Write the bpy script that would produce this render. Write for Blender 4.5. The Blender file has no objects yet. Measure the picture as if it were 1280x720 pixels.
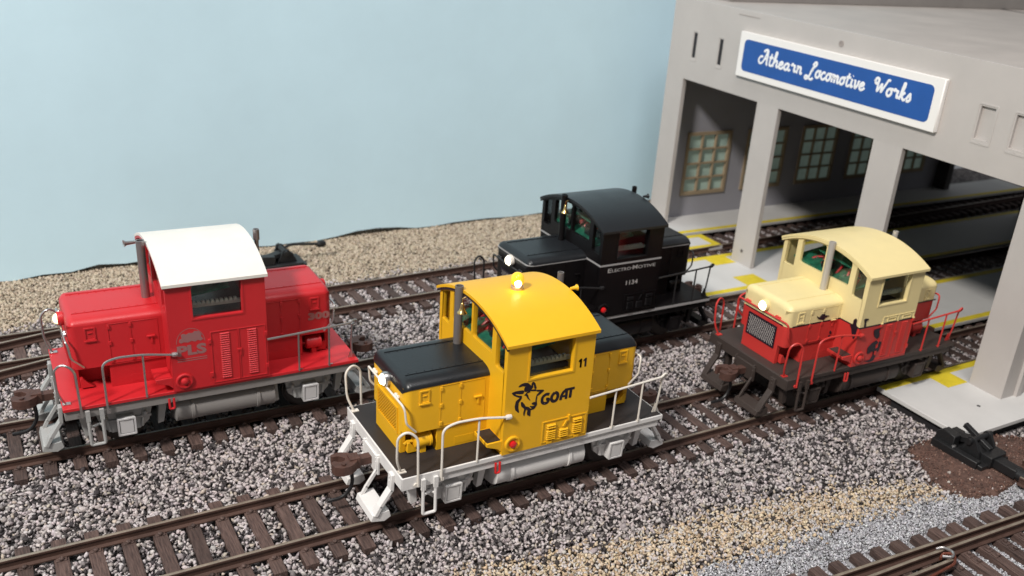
import bpy, math, random
import numpy as np
from mathutils import Vector, Matrix
from mathutils.geometry import tessellate_polygon
random.seed(7); rng = np.random.default_rng(7)
S = bpy.context.scene
COL = S.collection

# ------------------------------------------------------------------ camera (units: 1 = 1 cm of the model railway)
cam = bpy.data.cameras.new('camera'); camo = bpy.data.objects.new('camera', cam); COL.objects.link(camo)
CP = Vector((-6.3787, -16.5641, 12.3553)); CT = Vector((6.7144, 3.0259, 1.5)); ROLL = 0.0929
f_ = (CT - CP).normalized(); r_ = f_.cross(Vector((0, 0, 1))).normalized(); u_ = r_.cross(f_)
r2 = r_ * math.cos(ROLL) + u_ * math.sin(ROLL); u2 = u_ * math.cos(ROLL) - r_ * math.sin(ROLL)
R3 = Matrix((r2, u2, -f_)).transposed()
camo.matrix_world = Matrix.Translation(CP) @ R3.to_4x4()
cam.sensor_width = 36; cam.lens = 1183.02 / 1280 * 36
cam.shift_x = -66.755 / 1280; cam.shift_y = 54.818 / 1280
cam.clip_start = 0.1; cam.clip_end = 500
cam.dof.use_dof = True; cam.dof.focus_distance = 20.0; cam.dof.aperture_fstop = 0.36
S.camera = camo

# ------------------------------------------------------------------ world, lamps, exposure
W = bpy.data.worlds.new('World'); S.world = W; W.use_nodes = True
bg = W.node_tree.nodes['Background']; bg.inputs[0].default_value = (0.93, 0.96, 1.0, 1); bg.inputs[1].default_value = 0.19
S.view_settings.view_transform = 'Standard'; S.view_settings.look = 'None'
S.view_settings.exposure = -0.06; S.view_settings.gamma = 1.0
S.render.engine = 'CYCLES'
S.cycles.max_bounces = 6; S.cycles.diffuse_bounces = 2; S.cycles.transparent_max_bounces = 12
S.cycles.use_denoising = True
try:
    S.cycles.denoiser = 'OPENIMAGEDENOISE'
    S.cycles.denoising_input_passes = 'RGB_ALBEDO_NORMAL'
except Exception: pass

def area(name, loc, target, size, energy, color):
    l = bpy.data.lights.new(name, 'AREA'); l.shape = 'DISK'; l.size = size; l.energy = energy; l.color = color
    o = bpy.data.objects.new(name, l); COL.objects.link(o); o.location = loc
    d = Vector(target) - Vector(loc); o.rotation_euler = d.to_track_quat('-Z', 'Y').to_euler(); return o
area('workshop_lamp', (-66, -30, 76), (6, 4, 0), 13, 118000, (1.0, 0.955, 0.90))
area('ceiling_lamp', (-4, -22, 112), (6, 4, 0), 46, 31000, (1.0, 0.96, 0.93))
wl = area('backdrop_fill', (0, -24, 62), (2, 17, 10), 20, 2300, (0.98, 0.98, 1.0)); wl.data.spread = math.radians(75)  # added fill light to brighten the backdrop, no lamp of the room

# ------------------------------------------------------------------ materials
MATS = {}
def mat(name, col, rough=0.5, metal=0.0, bump=0.0, bscale=20.0, var=0.0, vscale=2.0, spec=0.5, emit=None, estr=0.0, coat=0.0):
    if name in MATS: return MATS[name]
    m = bpy.data.materials.new(name); m.use_nodes = True; nt = m.node_tree; N = nt.nodes; L = nt.links
    b = N['Principled BSDF']
    b.inputs['Base Color'].default_value = (*col, 1); b.inputs['Roughness'].default_value = rough
    b.inputs['Metallic'].default_value = metal; b.inputs['Specular IOR Level'].default_value = spec
    b.inputs['Coat Weight'].default_value = coat; b.inputs['Coat Roughness'].default_value = 0.15
    if emit: b.inputs['Emission Color'].default_value = (*emit, 1); b.inputs['Emission Strength'].default_value = estr
    tc = N.new('ShaderNodeTexCoord')
    if bump > 0:
        n = N.new('ShaderNodeTexNoise'); n.inputs['Scale'].default_value = bscale; n.inputs['Detail'].default_value = 5
        L.new(tc.outputs['Object'], n.inputs['Vector'])
        bp = N.new('ShaderNodeBump'); bp.inputs['Strength'].default_value = bump; bp.inputs['Distance'].default_value = 0.02
        L.new(n.outputs['Fac'], bp.inputs['Height']); L.new(bp.outputs['Normal'], b.inputs['Normal'])
    if var > 0:
        n = N.new('ShaderNodeTexNoise'); n.inputs['Scale'].default_value = vscale; n.inputs['Detail'].default_value = 6; n.inputs['Roughness'].default_value = 0.65
        L.new(tc.outputs['Object'], n.inputs['Vector'])
        mr = N.new('ShaderNodeMapRange'); mr.inputs[1].default_value = 0.3; mr.inputs[2].default_value = 0.7
        mr.inputs[3].default_value = 1 - var; mr.inputs[4].default_value = 1 + var
        L.new(n.outputs['Fac'], mr.inputs[0])
        mx = N.new('ShaderNodeVectorMath'); mx.operation = 'SCALE'; mx.inputs[0].default_value = col
        L.new(mr.outputs[0], mx.inputs['Scale']); L.new(mx.outputs[0], b.inputs['Base Color'])
        mr2 = N.new('ShaderNodeMapRange'); mr2.inputs[3].default_value = max(0.05, rough - 0.1); mr2.inputs[4].default_value = min(1, rough + 0.1)
        L.new(n.outputs['Fac'], mr2.inputs[0]); L.new(mr2.outputs[0], b.inputs['Roughness'])
    MATS[name] = m; return m

def paint(name, col, rough=0.42, **k): return mat(name, col, rough, bump=0.08, bscale=14, var=0.035, vscale=1.3, **k)
yellow = paint('yellow_paint', (0.84, 0.45, 0.012)); black = paint('black_paint', (0.010, 0.011, 0.013), 0.36)
deckblack = paint('deck_black', (0.022, 0.017, 0.016), 0.6)
white = paint('white_paint', (0.74, 0.72, 0.70)); roofwhite = paint('roof_white', (0.74, 0.715, 0.66), 0.5)
red = paint('red_paint', (0.53, 0.017, 0.023)); grayp = paint('gray_paint', (0.24, 0.225, 0.215))
cream = paint('cream_paint', (0.80, 0.66, 0.33)); red2 = paint('warm_red_paint', (0.56, 0.038, 0.032))
brown = paint('dark_brown_paint', (0.045, 0.032, 0.027), 0.6); blackbody = paint('loco_black', (0.0045, 0.0035, 0.004), 0.42, spec=0.3)
steel = mat('bright_wire', (0.55, 0.53, 0.52), 0.28, 0.9); offwhite = mat('cream_wire', (0.72, 0.67, 0.60), 0.45)
blackwire = mat('black_wire', (0.015, 0.014, 0.015), 0.4); silver = mat('silver_plastic', (0.42, 0.42, 0.41), 0.4, 0.15, bump=0.1)
stackgray = mat('stack_gray', (0.15, 0.135, 0.13), 0.45, 0.1); stacklight = mat('stack_light', (0.50, 0.47, 0.43), 0.4, 0.3)
stacksteel = mat('stack_steel', (0.30, 0.27, 0.27), 0.3, 0.7)
rust = mat('coupler_rust', (0.085, 0.040, 0.030), 0.6, 0.1, bump=0.3, bscale=25, var=0.3, vscale=5)
rubber = mat('rubber', (0.012, 0.011, 0.012), 0.35); brass = mat('brass', (0.80, 0.55, 0.22), 0.25, 1.0)
wheelm = mat('wheel_metal', (0.05, 0.045, 0.042), 0.45, 0.6); redlens = mat('red_lens', (0.65, 0.01, 0.012), 0.15, coat=1.0)
railside = mat('rail_weathered', (0.075, 0.040, 0.030), 0.6, 0.1, bump=0.15, bscale=10, var=0.25, vscale=2)
railtop = mat('rail_head', (0.27, 0.225, 0.175), 0.38, 0.25, var=0.3, vscale=2.5)
pcb = mat('circuit_green', (0.02, 0.17, 0.105), 0.35, var=0.5, vscale=5); wirered = mat('wire_red', (0.55, 0.03, 0.03), 0.4)
chip = mat('chip_black', (0.01, 0.01, 0.01), 0.4); solder = mat('solder', (0.7, 0.7, 0.68), 0.25, 0.9)
decal_black = mat('decal_black', (0.012, 0.006, 0.014), 0.5); decal_gray = mat('decal_gray', (0.30, 0.13, 0.13), 0.5)
decal_silver = mat('decal_silver', (0.42, 0.40, 0.39), 0.5); stripe_m = mat('stripe_silver', (0.36, 0.35, 0.35), 0.35)
lamp_on = mat('lamp_glow', (1, 1, 1), 0.3, emit=(1.0, 0.90, 0.66), estr=7); lamp_warm = mat('lamp_warm', (1, 1, 1), 0.3, emit=(1.0, 0.72, 0.30), estr=3.5)
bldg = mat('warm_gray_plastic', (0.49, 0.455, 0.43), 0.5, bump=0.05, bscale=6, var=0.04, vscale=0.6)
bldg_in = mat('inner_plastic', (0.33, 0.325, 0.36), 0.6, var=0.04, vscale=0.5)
roofm = mat('roof_plastic', (0.44, 0.40, 0.37), 0.55, bump=0.3, bscale=0.8, var=0.10, vscale=0.45)
bldg_shade = mat('interior_shade', (0.035, 0.03, 0.03), 0.7)  # interior shade put into the colour of ceiling, rear wall and lining
slab = mat('platform_white', (0.60, 0.59, 0.575), 0.55, var=0.05, vscale=0.8)
striper = mat('platform_yellow', (0.68, 0.53, 0.03), 0.6, var=0.12, vscale=3.0)
signwhite = mat('sign_white', (0.86, 0.83, 0.80), 0.4); signblue = mat('sign_blue', (0.012, 0.085, 0.34), 0.4, var=0.08, vscale=1)
gapshade = mat('gap_shade', (0.02, 0.018, 0.02), 0.7)  # shade of slots and under-slab gaps put into the colour

def tie_mat():
    m = mat('tie_brown', (0.070, 0.042, 0.035), 0.75); nt = m.node_tree; N = nt.nodes; L = nt.links; b = N['Principled BSDF']
    tc = N.new('ShaderNodeTexCoord'); mp = N.new('ShaderNodeMapping'); mp.inputs['Scale'].default_value = (14, 1.2, 8)
    n = N.new('ShaderNodeTexNoise'); n.inputs['Scale'].default_value = 2.5; n.inputs['Detail'].default_value = 6
    oi = N.new('ShaderNodeObjectInfo'); ad = N.new('ShaderNodeVectorMath'); ad.operation = 'ADD'
    mu = N.new('ShaderNodeMath'); mu.operation = 'MULTIPLY'; mu.inputs[1].default_value = 37.0
    L.new(oi.outputs['Random'], mu.inputs[0]); L.new(tc.outputs['Object'], ad.inputs[0]); L.new(mu.outputs[0], ad.inputs[1])
    L.new(ad.outputs[0], mp.inputs['Vector']); L.new(mp.outputs[0], n.inputs['Vector'])
    cr = N.new('ShaderNodeValToRGB'); cr.color_ramp.elements[0].position = 0.3; cr.color_ramp.elements[0].color = (0.036, 0.021, 0.018, 1)
    cr.color_ramp.elements[1].position = 0.72; cr.color_ramp.elements[1].color = (0.115, 0.072, 0.060, 1)
    L.new(n.outputs['Fac'], cr.inputs[0])
    hv = N.new('ShaderNodeHueSaturation'); mr = N.new('ShaderNodeMapRange'); mr.inputs[3].default_value = 0.75; mr.inputs[4].default_value = 1.35
    L.new(oi.outputs['Random'], mr.inputs[0]); L.new(mr.outputs[0], hv.inputs['Value']); L.new(cr.outputs[0], hv.inputs['Color'])
    L.new(hv.outputs[0], b.inputs['Base Color'])
    bp = N.new('ShaderNodeBump'); bp.inputs['Strength'].default_value = 0.6; bp.inputs['Distance'].default_value = 0.02
    L.new(n.outputs['Fac'], bp.inputs['Height']); L.new(bp.outputs[0], b.inputs['Normal'])
    return m
tiem = tie_mat(); lidm = mat('lid_metal', (0.74, 0.73, 0.73), 0.35, 0.2); mesh_gray = mat('mesh_gray', (0.22, 0.20, 0.19), 0.5, 0.4)

def glass_mat():
    m = bpy.data.materials.new('cab_glass'); m.use_nodes = True; N = m.node_tree.nodes; L = m.node_tree.links
    N.remove(N['Principled BSDF']); out = N['Material Output']
    t = N.new('ShaderNodeBsdfTransparent'); t.inputs[0].default_value = (0.965, 0.975, 0.965, 1)
    g = N.new('ShaderNodeBsdfGlossy'); g.inputs['Roughness'].default_value = 0.06
    lw = N.new('ShaderNodeLayerWeight'); pw = N.new('ShaderNodeMath'); pw.operation = 'POWER'; pw.inputs[1].default_value = 4; L.new(lw.outputs['Facing'], pw.inputs[0])
    fr = N.new('ShaderNodeMath'); fr.operation = 'MULTIPLY_ADD'; fr.inputs[1].default_value = 0.5; fr.inputs[2].default_value = 0.04; L.new(pw.outputs[0], fr.inputs[0]); mx = N.new('ShaderNodeMixShader')
    L.new(fr.outputs[0], mx.inputs[0]); L.new(t.outputs[0], mx.inputs[1]); L.new(g.outputs[0], mx.inputs[2]); L.new(mx.outputs[0], out.inputs[0])
    return m
glass = glass_mat()

# ------------------------------------------------------------------ object helpers
def tag(o, label=None, cat=None, group=None, kind=None):
    if label: o['label'] = label
    if cat: o['category'] = cat
    if group: o['group'] = group
    if kind: o['kind'] = kind
    return o
def empty(name, loc=(0, 0, 0), rz=0.0):
    o = bpy.data.objects.new(name, None); COL.objects.link(o); o.location = loc; o.rotation_euler = (0, 0, rz)
    o.empty_display_size = 0.3; return o

class MB:
    def __init__(s): s.v = []; s.f = []; s.m = []
    def add(s, vs, fs, mi=0):
        b = len(s.v); s.v += [tuple(p) for p in vs]
        for f in fs: s.f.append(tuple(b + i for i in f)); s.m.append(mi)
        return s
    def box(s, x0, x1, y0, y1, z0, z1, mi=0):
        x0, x1 = min(x0, x1), max(x0, x1); y0, y1 = min(y0, y1), max(y0, y1)
        vs = [(x0, y0, z0), (x1, y0, z0), (x1, y1, z0), (x0, y1, z0), (x0, y0, z1), (x1, y0, z1), (x1, y1, z1), (x0, y1, z1)]
        return s.add(vs, [(0, 3, 2, 1), (4, 5, 6, 7), (0, 1, 5, 4), (1, 2, 6, 5), (2, 3, 7, 6), (3, 0, 4, 7)], mi)
    def obox(s, c, ax, ay, az, mi=0):          # oriented box: centre and three half-axis vectors
        c, ax, ay, az = Vector(c), Vector(ax), Vector(ay), Vector(az)
        if ax.cross(ay).dot(az) < 0: az = -az
        vs = [c + ax * i + ay * j + az * k for k in (-1, 1) for (i, j) in ((-1, -1), (1, -1), (1, 1), (-1, 1))]
        return s.add(vs, [(0, 3, 2, 1), (4, 5, 6, 7), (0, 1, 5, 4), (1, 2, 6, 5), (2, 3, 7, 6), (3, 0, 4, 7)], mi)
    def prism(s, loops, frame, d0, d1, mi=0):  # polygon (+ holes) in frame (O,S,T,N), extruded along N from d0 to d1
        O, A, B, N = [Vector(t) for t in frame]
        if A.cross(B).dot(N) < 0: pass
        P = [p for l in loops for p in l]; n = len(P)
        tris = tessellate_polygon([[Vector((p[0], p[1], 0)) for p in l] for l in loops])
        v0 = [O + A * p[0] + B * p[1] + N * d0 for p in P]; v1 = [O + A * p[0] + B * p[1] + N * d1 for p in P]
        fs = []; hand = A.cross(B).dot(N) * (d1 - d0)
        for t in tris:
            a, b, c = [P[i] for i in t]; ar = (b[0] - a[0]) * (c[1] - a[1]) - (b[1] - a[1]) * (c[0] - a[0])
            t = tuple(t) if ar > 0 else (t[0], t[2], t[1])
            if hand < 0: t = (t[0], t[2], t[1])
            fs.append(tuple(i + n for i in t)); fs.append((t[0], t[2], t[1]))
        k = 0
        for li, l in enumerate(loops):
            ar = sum(l[i][0] * l[(i + 1) % len(l)][1] - l[(i + 1) % len(l)][0] * l[i][1] for i in range(len(l)))
            flip = (ar < 0) ^ (li > 0) ^ (hand < 0)
            for i in range(len(l)):
                a, b = k + i, k + (i + 1) % len(l)
                q = (a, b, b + n, a + n); fs.append(q[::-1] if flip else q)
            k += len(l)
        return s.add(v0 + v1, fs, mi)
    def tube(s, path, r, n=8, mi=0, squash=None, closed=False, caps=True):
        P = [Vector(p) for p in path]; m = len(P); rs = r if isinstance(r, (list, tuple)) else [r] * m
        base = len(s.v); prev = None
        for i, p in enumerate(P):
            t = (P[min(i + 1, m - 1)] - P[max(i - 1, 0)]).normalized()
            if prev is None:
                a = Vector((0, 0, 1)) if abs(t.z) < 0.9 else Vector((1, 0, 0)); a = (a - t * a.dot(t)).normalized()
            else: a = (prev - t * prev.dot(t)).normalized()
            prev = a; b = t.cross(a)
            for k in range(n):
                w = 2 * math.pi * k / n; q = (a * math.cos(w) + b * math.sin(w)) * rs[i]
                if squash: nn, sc = squash; q = q - nn * (q.dot(nn) * (1 - sc))
                s.v.append(tuple(p + q))
        for i in range(m - 1):
            for k in range(n):
                a, b = base + i * n + k, base + i * n + (k + 1) % n
                s.f.append((a, b, b + n, a + n)); s.m.append(mi)
        if caps:
            s.f.append(tuple(base + k for k in range(n))[::-1]); s.m.append(mi)
            s.f.append(tuple(base + (m - 1) * n + k for k in range(n))); s.m.append(mi)
        return s
    def lathe(s, prof, O, axis, n=24, mi=0):   # profile (radius, distance along axis)
        O = Vector(O); t = Vector(axis).normalized(); a = Vector((0, 0, 1)) if abs(t.z) < 0.9 else Vector((1, 0, 0))
        a = (a - t * a.dot(t)).normalized(); b = t.cross(a); base = len(s.v)
        for r, d in prof:
            for k in range(n):
                w = 2 * math.pi * k / n; s.v.append(tuple(O + t * d + (a * math.cos(w) + b * math.sin(w)) * r))
        for i in range(len(prof) - 1):
            for k in range(n):
                p, q = base + i * n + k, base + i * n + (k + 1) % n
                s.f.append((p, q, q + n, p + n)); s.m.append(mi)
        s.f.append(tuple(base + k for k in range(n))[::-1]); s.m.append(mi)
        s.f.append(tuple(base + (len(prof) - 1) * n + k for k in range(n))); s.m.append(mi)
        return s
    def cyl(s, a, b, r, n=16, mi=0):
        d = Vector(b) - Vector(a); return s.lathe([(r, 0), (r, d.length)], a, d, n, mi)
    def sect(s, rings, mi=0, caps=True):       # loft closed rings of equal length
        base = len(s.v); n = len(rings[0])
        for r in rings: s.v += [tuple(p) for p in r]
        for i in range(len(rings) - 1):
            for k in range(n):
                a, b = base + i * n + k, base + i * n + (k + 1) % n; s.f.append((a, b, b + n, a + n)); s.m.append(mi)
        if caps:
            s.f.append(tuple(base + k for k in range(n))[::-1]); s.m.append(mi)
            s.f.append(tuple(base + (len(rings) - 1) * n + k for k in range(n))); s.m.append(mi)
        return s
    def build(s, name, mats, parent=None, bevel=0.0, angle=35, fix=True):
        me = bpy.data.meshes.new(name); me.from_pydata(s.v, [], s.f); me.update()
        if not isinstance(mats, (list, tuple)): mats = [mats]
        for m in mats: me.materials.append(m)
        if len(mats) > 1: me.polygons.foreach_set('material_index', s.m)
        if fix:
            import bmesh
            b = bmesh.new(); b.from_mesh(me); bmesh.ops.recalc_face_normals(b, faces=b.faces); b.to_mesh(me); b.free()
        me.polygons.foreach_set('use_smooth', [True] * len(me.polygons)); me.set_sharp_from_angle(angle=math.radians(angle))
        o = bpy.data.objects.new(name, me); COL.objects.link(o)
        if parent: o.parent = parent
        if bevel > 0:
            bv = o.modifiers.new('bevel', 'BEVEL'); bv.width = bevel; bv.segments = 2; bv.limit_method = 'ANGLE'; bv.angle_limit = math.radians(50)
        return o

def bisect(o, z):
    import bmesh
    b = bmesh.new(); b.from_mesh(o.data); bmesh.ops.bisect_plane(b, geom=b.verts[:] + b.edges[:] + b.faces[:], plane_co=(0, 0, z), plane_no=(0, 0, 1))
    for f in b.faces: f.material_index = 1 if f.calc_center_median().z > z else 0
    b.to_mesh(o.data); b.free(); return o
def smooth_path(pts, r=0.15, n=5):             # round the corners of a polyline
    P = [Vector(p) for p in pts]; out = [P[0]]
    for i in range(1, len(P) - 1):
        a, b, c = P[i - 1], P[i], P[i + 1]; d1 = (a - b); d2 = (c - b); k = min(r, d1.length * 0.49, d2.length * 0.49)
        p, q = b + d1.normalized() * k, b + d2.normalized() * k
        for j in range(n + 1):
            t = j / n; out.append(p * (1 - t) ** 2 + b * 2 * t * (1 - t) + q * t * t)
    out.append(P[-1]); return out
def rect(x0, x1, y0, y1, r=0.0, n=4):
    if r <= 0: return [(x0, y0), (x1, y0), (x1, y1), (x0, y1)]
    out = []
    for cx, cy, a0 in ((x1 - r, y0 + r, -90), (x1 - r, y1 - r, 0), (x0 + r, y1 - r, 90), (x0 + r, y0 + r, 180)):
        for i in range(n + 1):
            a = math.radians(a0 + 90 * i / n); out.append((cx + r * math.cos(a), cy + r * math.sin(a)))
    return out
def roundpoly(pts, r=0.08, n=4): return [(p.x, p.y) for p in _rp(pts, r, n)]
def _rp(pts, r, n):
    P = [Vector((p[0], p[1], 0)) for p in pts]; out = []
    for i in range(len(P)):
        a, b, c = P[i - 1], P[i], P[(i + 1) % len(P)]; d1, d2 = a - b, c - b; k = min(r, d1.length * 0.45, d2.length * 0.45)
        p, q = b + d1.normalized() * k, b + d2.normalized() * k
        for j in range(n + 1):
            t = j / n; out.append(p * (1 - t) ** 2 + b * 2 * t * (1 - t) + q * t * t)
    return out

def text_mesh(mb, txt, frame, x0, x1, h, depth, mi=0, bold=0.0, shear=0.0, depth0=0.0):
    cu = bpy.data.curves.new('t', 'FONT'); cu.body = txt; cu.size = 1; cu.offset = bold; cu.shear = shear; cu.resolution_u = 3
    o = bpy.data.objects.new('t', cu); COL.objects.link(o); dg = bpy.context.evaluated_depsgraph_get(); dg.update()
    me = bpy.data.meshes.new_from_object(o.evaluated_get(dg))
    vs = [v.co.copy() for v in me.vertices]; fs = [tuple(p.vertices) for p in me.polygons]
    bpy.data.objects.remove(o); bpy.data.curves.remove(cu); bpy.data.meshes.remove(me)
    if not vs: return
    ax, bx = min(v.x for v in vs), max(v.x for v in vs); ay, by = min(v.y for v in vs), max(v.y for v in vs)
    O, A, B, N = [Vector(t) for t in frame]
    P = [O + A * (x0 + (v.x - ax) / (bx - ax) * (x1 - x0)) + B * ((v.y - ay) / (by - ay) * h) + N * (depth0 + depth) for v in vs]
    mb.add(P, fs, mi)

# ================================================================== THE SETTING
g = MB(); n = 40
G0 = -0.42
gv = []; gf = []
xs = np.linspace(-60, 90, 61); ys = np.linspace(-60, 17.6, 41)
for y in ys:
    for x in xs: gv.append((x, y, G0))
for j in range(40):
    for i in range(60): a = j * 61 + i; gf.append((a, a + 1, a + 62, a + 61))
g.add(gv, gf)
def ground_mat():
    m = mat('ground_grit', (0.2, 0.18, 0.17), 0.95); N = m.node_tree.nodes; L = m.node_tree.links; b = N['Principled BSDF']
    tc = N.new('ShaderNodeTexCoord'); v = N.new('ShaderNodeTexVoronoi'); v.inputs['Scale'].default_value = 9
    L.new(tc.outputs['Object'], v.inputs['Vector'])
    cr = N.new('ShaderNodeValToRGB'); e = cr.color_ramp.elements; e[0].position = 0.25; e[0].color = (0.03, 0.027, 0.028, 1); e[1].position = 0.75; e[1].color = (0.26, 0.235, 0.23, 1)
    L.new(v.outputs['Color'], cr.inputs[0]); L.new(cr.outputs[0], b.inputs['Base Color'])
    bp = N.new('ShaderNodeBump'); bp.inputs['Strength'].default_value = 1; bp.inputs['Distance'].default_value = 0.05
    L.new(v.outputs['Distance'], bp.inputs['Height']); L.new(bp.outputs[0], b.inputs['Normal']); return m
tag(g.build('ground', ground_mat()), kind='structure')

# --- ballast: real little stones, one mesh per kind of gravel
t = (1 + 5 ** 0.5) / 2
ICO = np.array([(-1, t, 0), (1, t, 0), (-1, -t, 0), (1, -t, 0), (0, -1, t), (0, 1, t), (0, -1, -t), (0, 1, -t), (t, 0, -1), (t, 0, 1), (-t, 0, -1), (-t, 0, 1)], float)
ICO /= np.linalg.norm(ICO[0])
ICF = np.array([(0, 11, 5), (0, 5, 1), (0, 1, 7), (0, 7, 10), (0, 10, 11), (1, 5, 9), (5, 11, 4), (11, 10, 2), (10, 7, 6), (7, 1, 8), (3, 9, 4), (3, 4, 2), (3, 2, 6), (3, 6, 8), (3, 8, 9), (4, 9, 5), (2, 4, 11), (6, 2, 10), (8, 6, 7), (9, 8, 1)])
def stone_mat(name, rough=0.85):
    m = mat(name, (0.5, 0.5, 0.5), rough); N = m.node_tree.nodes; L = m.node_tree.links
    a = N.new('ShaderNodeAttribute'); a.attribute_name = 'tint'; tc = N.new('ShaderNodeTexCoord')
    nz = N.new('ShaderNodeTexNoise'); nz.inputs['Scale'].default_value = 26; nz.inputs['Detail'].default_value = 3; L.new(tc.outputs['Object'], nz.inputs['Vector'])
    mr = N.new('ShaderNodeMapRange'); mr.inputs[1].default_value = 0.3; mr.inputs[2].default_value = 0.7; mr.inputs[3].default_value = 0.72; mr.inputs[4].default_value = 1.2
    L.new(nz.outputs['Fac'], mr.inputs[0]); sc = N.new('ShaderNodeVectorMath'); sc.operation = 'SCALE'
    L.new(a.outputs['Color'], sc.inputs[0]); L.new(mr.outputs[0], sc.inputs['Scale']); L.new(sc.outputs[0], N['Principled BSDF'].inputs['Base Color']); return m
stonem = stone_mat('stone')
def stones(name, P, size, tints, label):
    """P (n,3) centres; size (n,), tints (n,3)"""
    n = len(P); A = rng.normal(size=(n, 3, 3)); Q, _ = np.linalg.qr(A)
    sc = size[:, None] * np.stack([rng.uniform(0.85, 1.5, n), rng.uniform(0.6, 1.1, n), rng.uniform(0.4, 0.85, n)], 1)
    V = ICO[None] * rng.uniform(0.55, 1.35, (n, 12, 1)); V = V * sc[:, None, :]; V = np.einsum('nij,nkj->nki', Q, V) + P[:, None, :]
    F = (ICF[None] + (np.arange(n) * 12)[:, None, None]).reshape(-1, 3)
    me = bpy.data.meshes.new(name); me.vertices.add(n * 12); me.vertices.foreach_set('co', V.reshape(-1).astype(np.float32))
    nf = len(F); me.loops.add(nf * 3); me.loops.foreach_set('vertex_index', F.reshape(-1).astype(np.int32))
    me.polygons.add(nf); me.polygons.foreach_set('loop_start', (np.arange(nf) * 3).astype(np.int32)); me.update(calc_edges=True)
    c = np.ones((n * 12, 4), np.float32); c[:, :3] = np.repeat(tints, 12, axis=0)
    at = me.color_attributes.new('tint', 'FLOAT_COLOR', 'POINT'); at.data.foreach_set('color', c.reshape(-1))
    me.materials.append(stonem); o = bpy.data.objects.new(name, me); COL.objects.link(o)
    return tag(o, label, 'gravel', kind='stuff')

def back_c(x): return 10.68 + 0.041 * x        # centre line of the rear track
def turn_c(x): return -6.65 - 0.058 * (x - 7.67) - 0.86
TIE = 0.61
TRK = [('y', lambda x: 0 * x, 0.0), ('r', lambda x: 5.38 + 0 * x, 0.17), ('b', back_c, 0.05)]
ISL = [(15.2, 40, -4.05, -0.95), (14.9, 40, 1.28, 4.42), (14.6, 40, 6.38, 9.62), (17.2, 40, 12.0, 14.2)]
def noise2(x, y):
    return (np.sin(x * 1.7 + 2 * np.sin(y * 0.9)) + np.sin(y * 2.3 + 1.3 * np.sin(x * 1.1 + 1)) + 0.6 * np.sin(x * 5.1 + y * 3.3)) / 2.6
def inpoly(x, y, poly):
    c = np.zeros(len(x), bool); j = len(poly) - 1
    for i in range(len(poly)):
        xi, yi = poly[i]; xj, yj = poly[j]; m = ((yi > y) != (yj > y)) & (x < (xj - xi) * (y - yi) / (yj - yi + 1e-9) + xi); c ^= m; j = i
    return c
CPn = np.array(CP); Rn, Un, Fn = np.array(r2), np.array(u2), np.array(f_)
def visible(x, y, m=160):
    d = np.stack([x, y, np.full_like(x, -0.3)], 1) - CPn; z = d @ Fn
    px = 640 + 66.75 + 1183 * (d @ Rn) / z; py = 360 + 54.8 - 1183 * (d @ Un) / z
    return (z > 1) & (px > -m) & (px < 1280 + m) & (py > -60) & (py < 720 + m)
TANP = [(0.5, -2.6), (3.0, -3.3), (5.4, -3.45), (7.1, -3.5), (9.5, -3.75), (11.6, -4.3), (13.1, -5.0), (13.3, -5.4), (11.3, -5.12), (8.9, -5.15), (7.1, -4.95), (5.3, -4.85), (3, -4.9), (1, -4.2)]
BROWN = [(13.65, -3.45), (15.7, -3.3), (17.5, -4.6), (17.2, -7.2), (15.1, -5.8), (14.1, -5.95), (13.3, -5.72), (12.85, -5.15), (13.2, -4.45)]
def on_things(x, y):
    bad = np.zeros(len(x), bool)
    for k, cf, ph in TRK:
        dy = np.abs(y - cf(x)); tm = np.abs(((x - ph) + TIE / 2) % TIE - TIE / 2)
        bad |= (dy < 1.50) & (tm < 0.155); bad |= np.abs(dy - 0.86) < 0.11
    for a, b, c, d in ISL: bad |= (x > a - 0.03) & (x < b) & (y > c - 0.05) & (y < d + 0.05)
    bad |= (x > 18) & (y < 15) & (y > -3.1) & ((np.abs(y) > 1.6) & (np.abs(y - 5.38) > 1.3) & (np.abs(y - back_c(x)) > 1.4))
    bad |= (x > 17.9) & (x < 37) & (y > 13.6) & (y < 14.7)
    return bad
N0 = 310000
x = rng.uniform(-13, 30, N0); y = rng.uniform(-9, 17.4, N0)
k = visible(x, y) & ~on_things(x, y); x, y = x[k], y[k]
nz = noise2(x, y)
tan_back = (y > 12.45 + 0.2 * nz + 0.03 * x + rng.normal(0, 0.22, len(x))) | (inpoly(x, y, [(19.0, -4.5), (40, -3.9), (40, -8), (17.2, -7), (18.3, -5)]))
jx, jy = x + rng.normal(0, 0.16, len(x)), y + rng.normal(0, 0.16, len(x)); tan_front = inpoly(jx, jy + 0.14 * nz, TANP); brownp = inpoly(x, y, BROWN)
fine = (~tan_front) & (y < np.interp(x, [-20, 0, 3, 5.3, 7, 9, 11, 13.4, 15, 30], [-9, -8, -5.0, -4.8, -4.8, -4.95, -5.0, -5.4, -5.8, -6.2]) + 0.08 * nz)
main = ~(tan_back | tan_front | brownp | fine)
def tint_mix(n, pal, w, j=0.14):
    i = rng.choice(len(pal), n, p=np.array(w) / sum(w)); c = np.array(pal)[i]; return np.clip(c * rng.uniform(1 - j, 1 + j, (n, 1)) * rng.uniform(0.97, 1.03, (n, 3)), 0.004, 0.95)
GP = [(0.52, 0.475, 0.47), (0.36, 0.325, 0.32), (0.20, 0.18, 0.178), (0.045, 0.038, 0.04), (0.48, 0.42, 0.36)]
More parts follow.
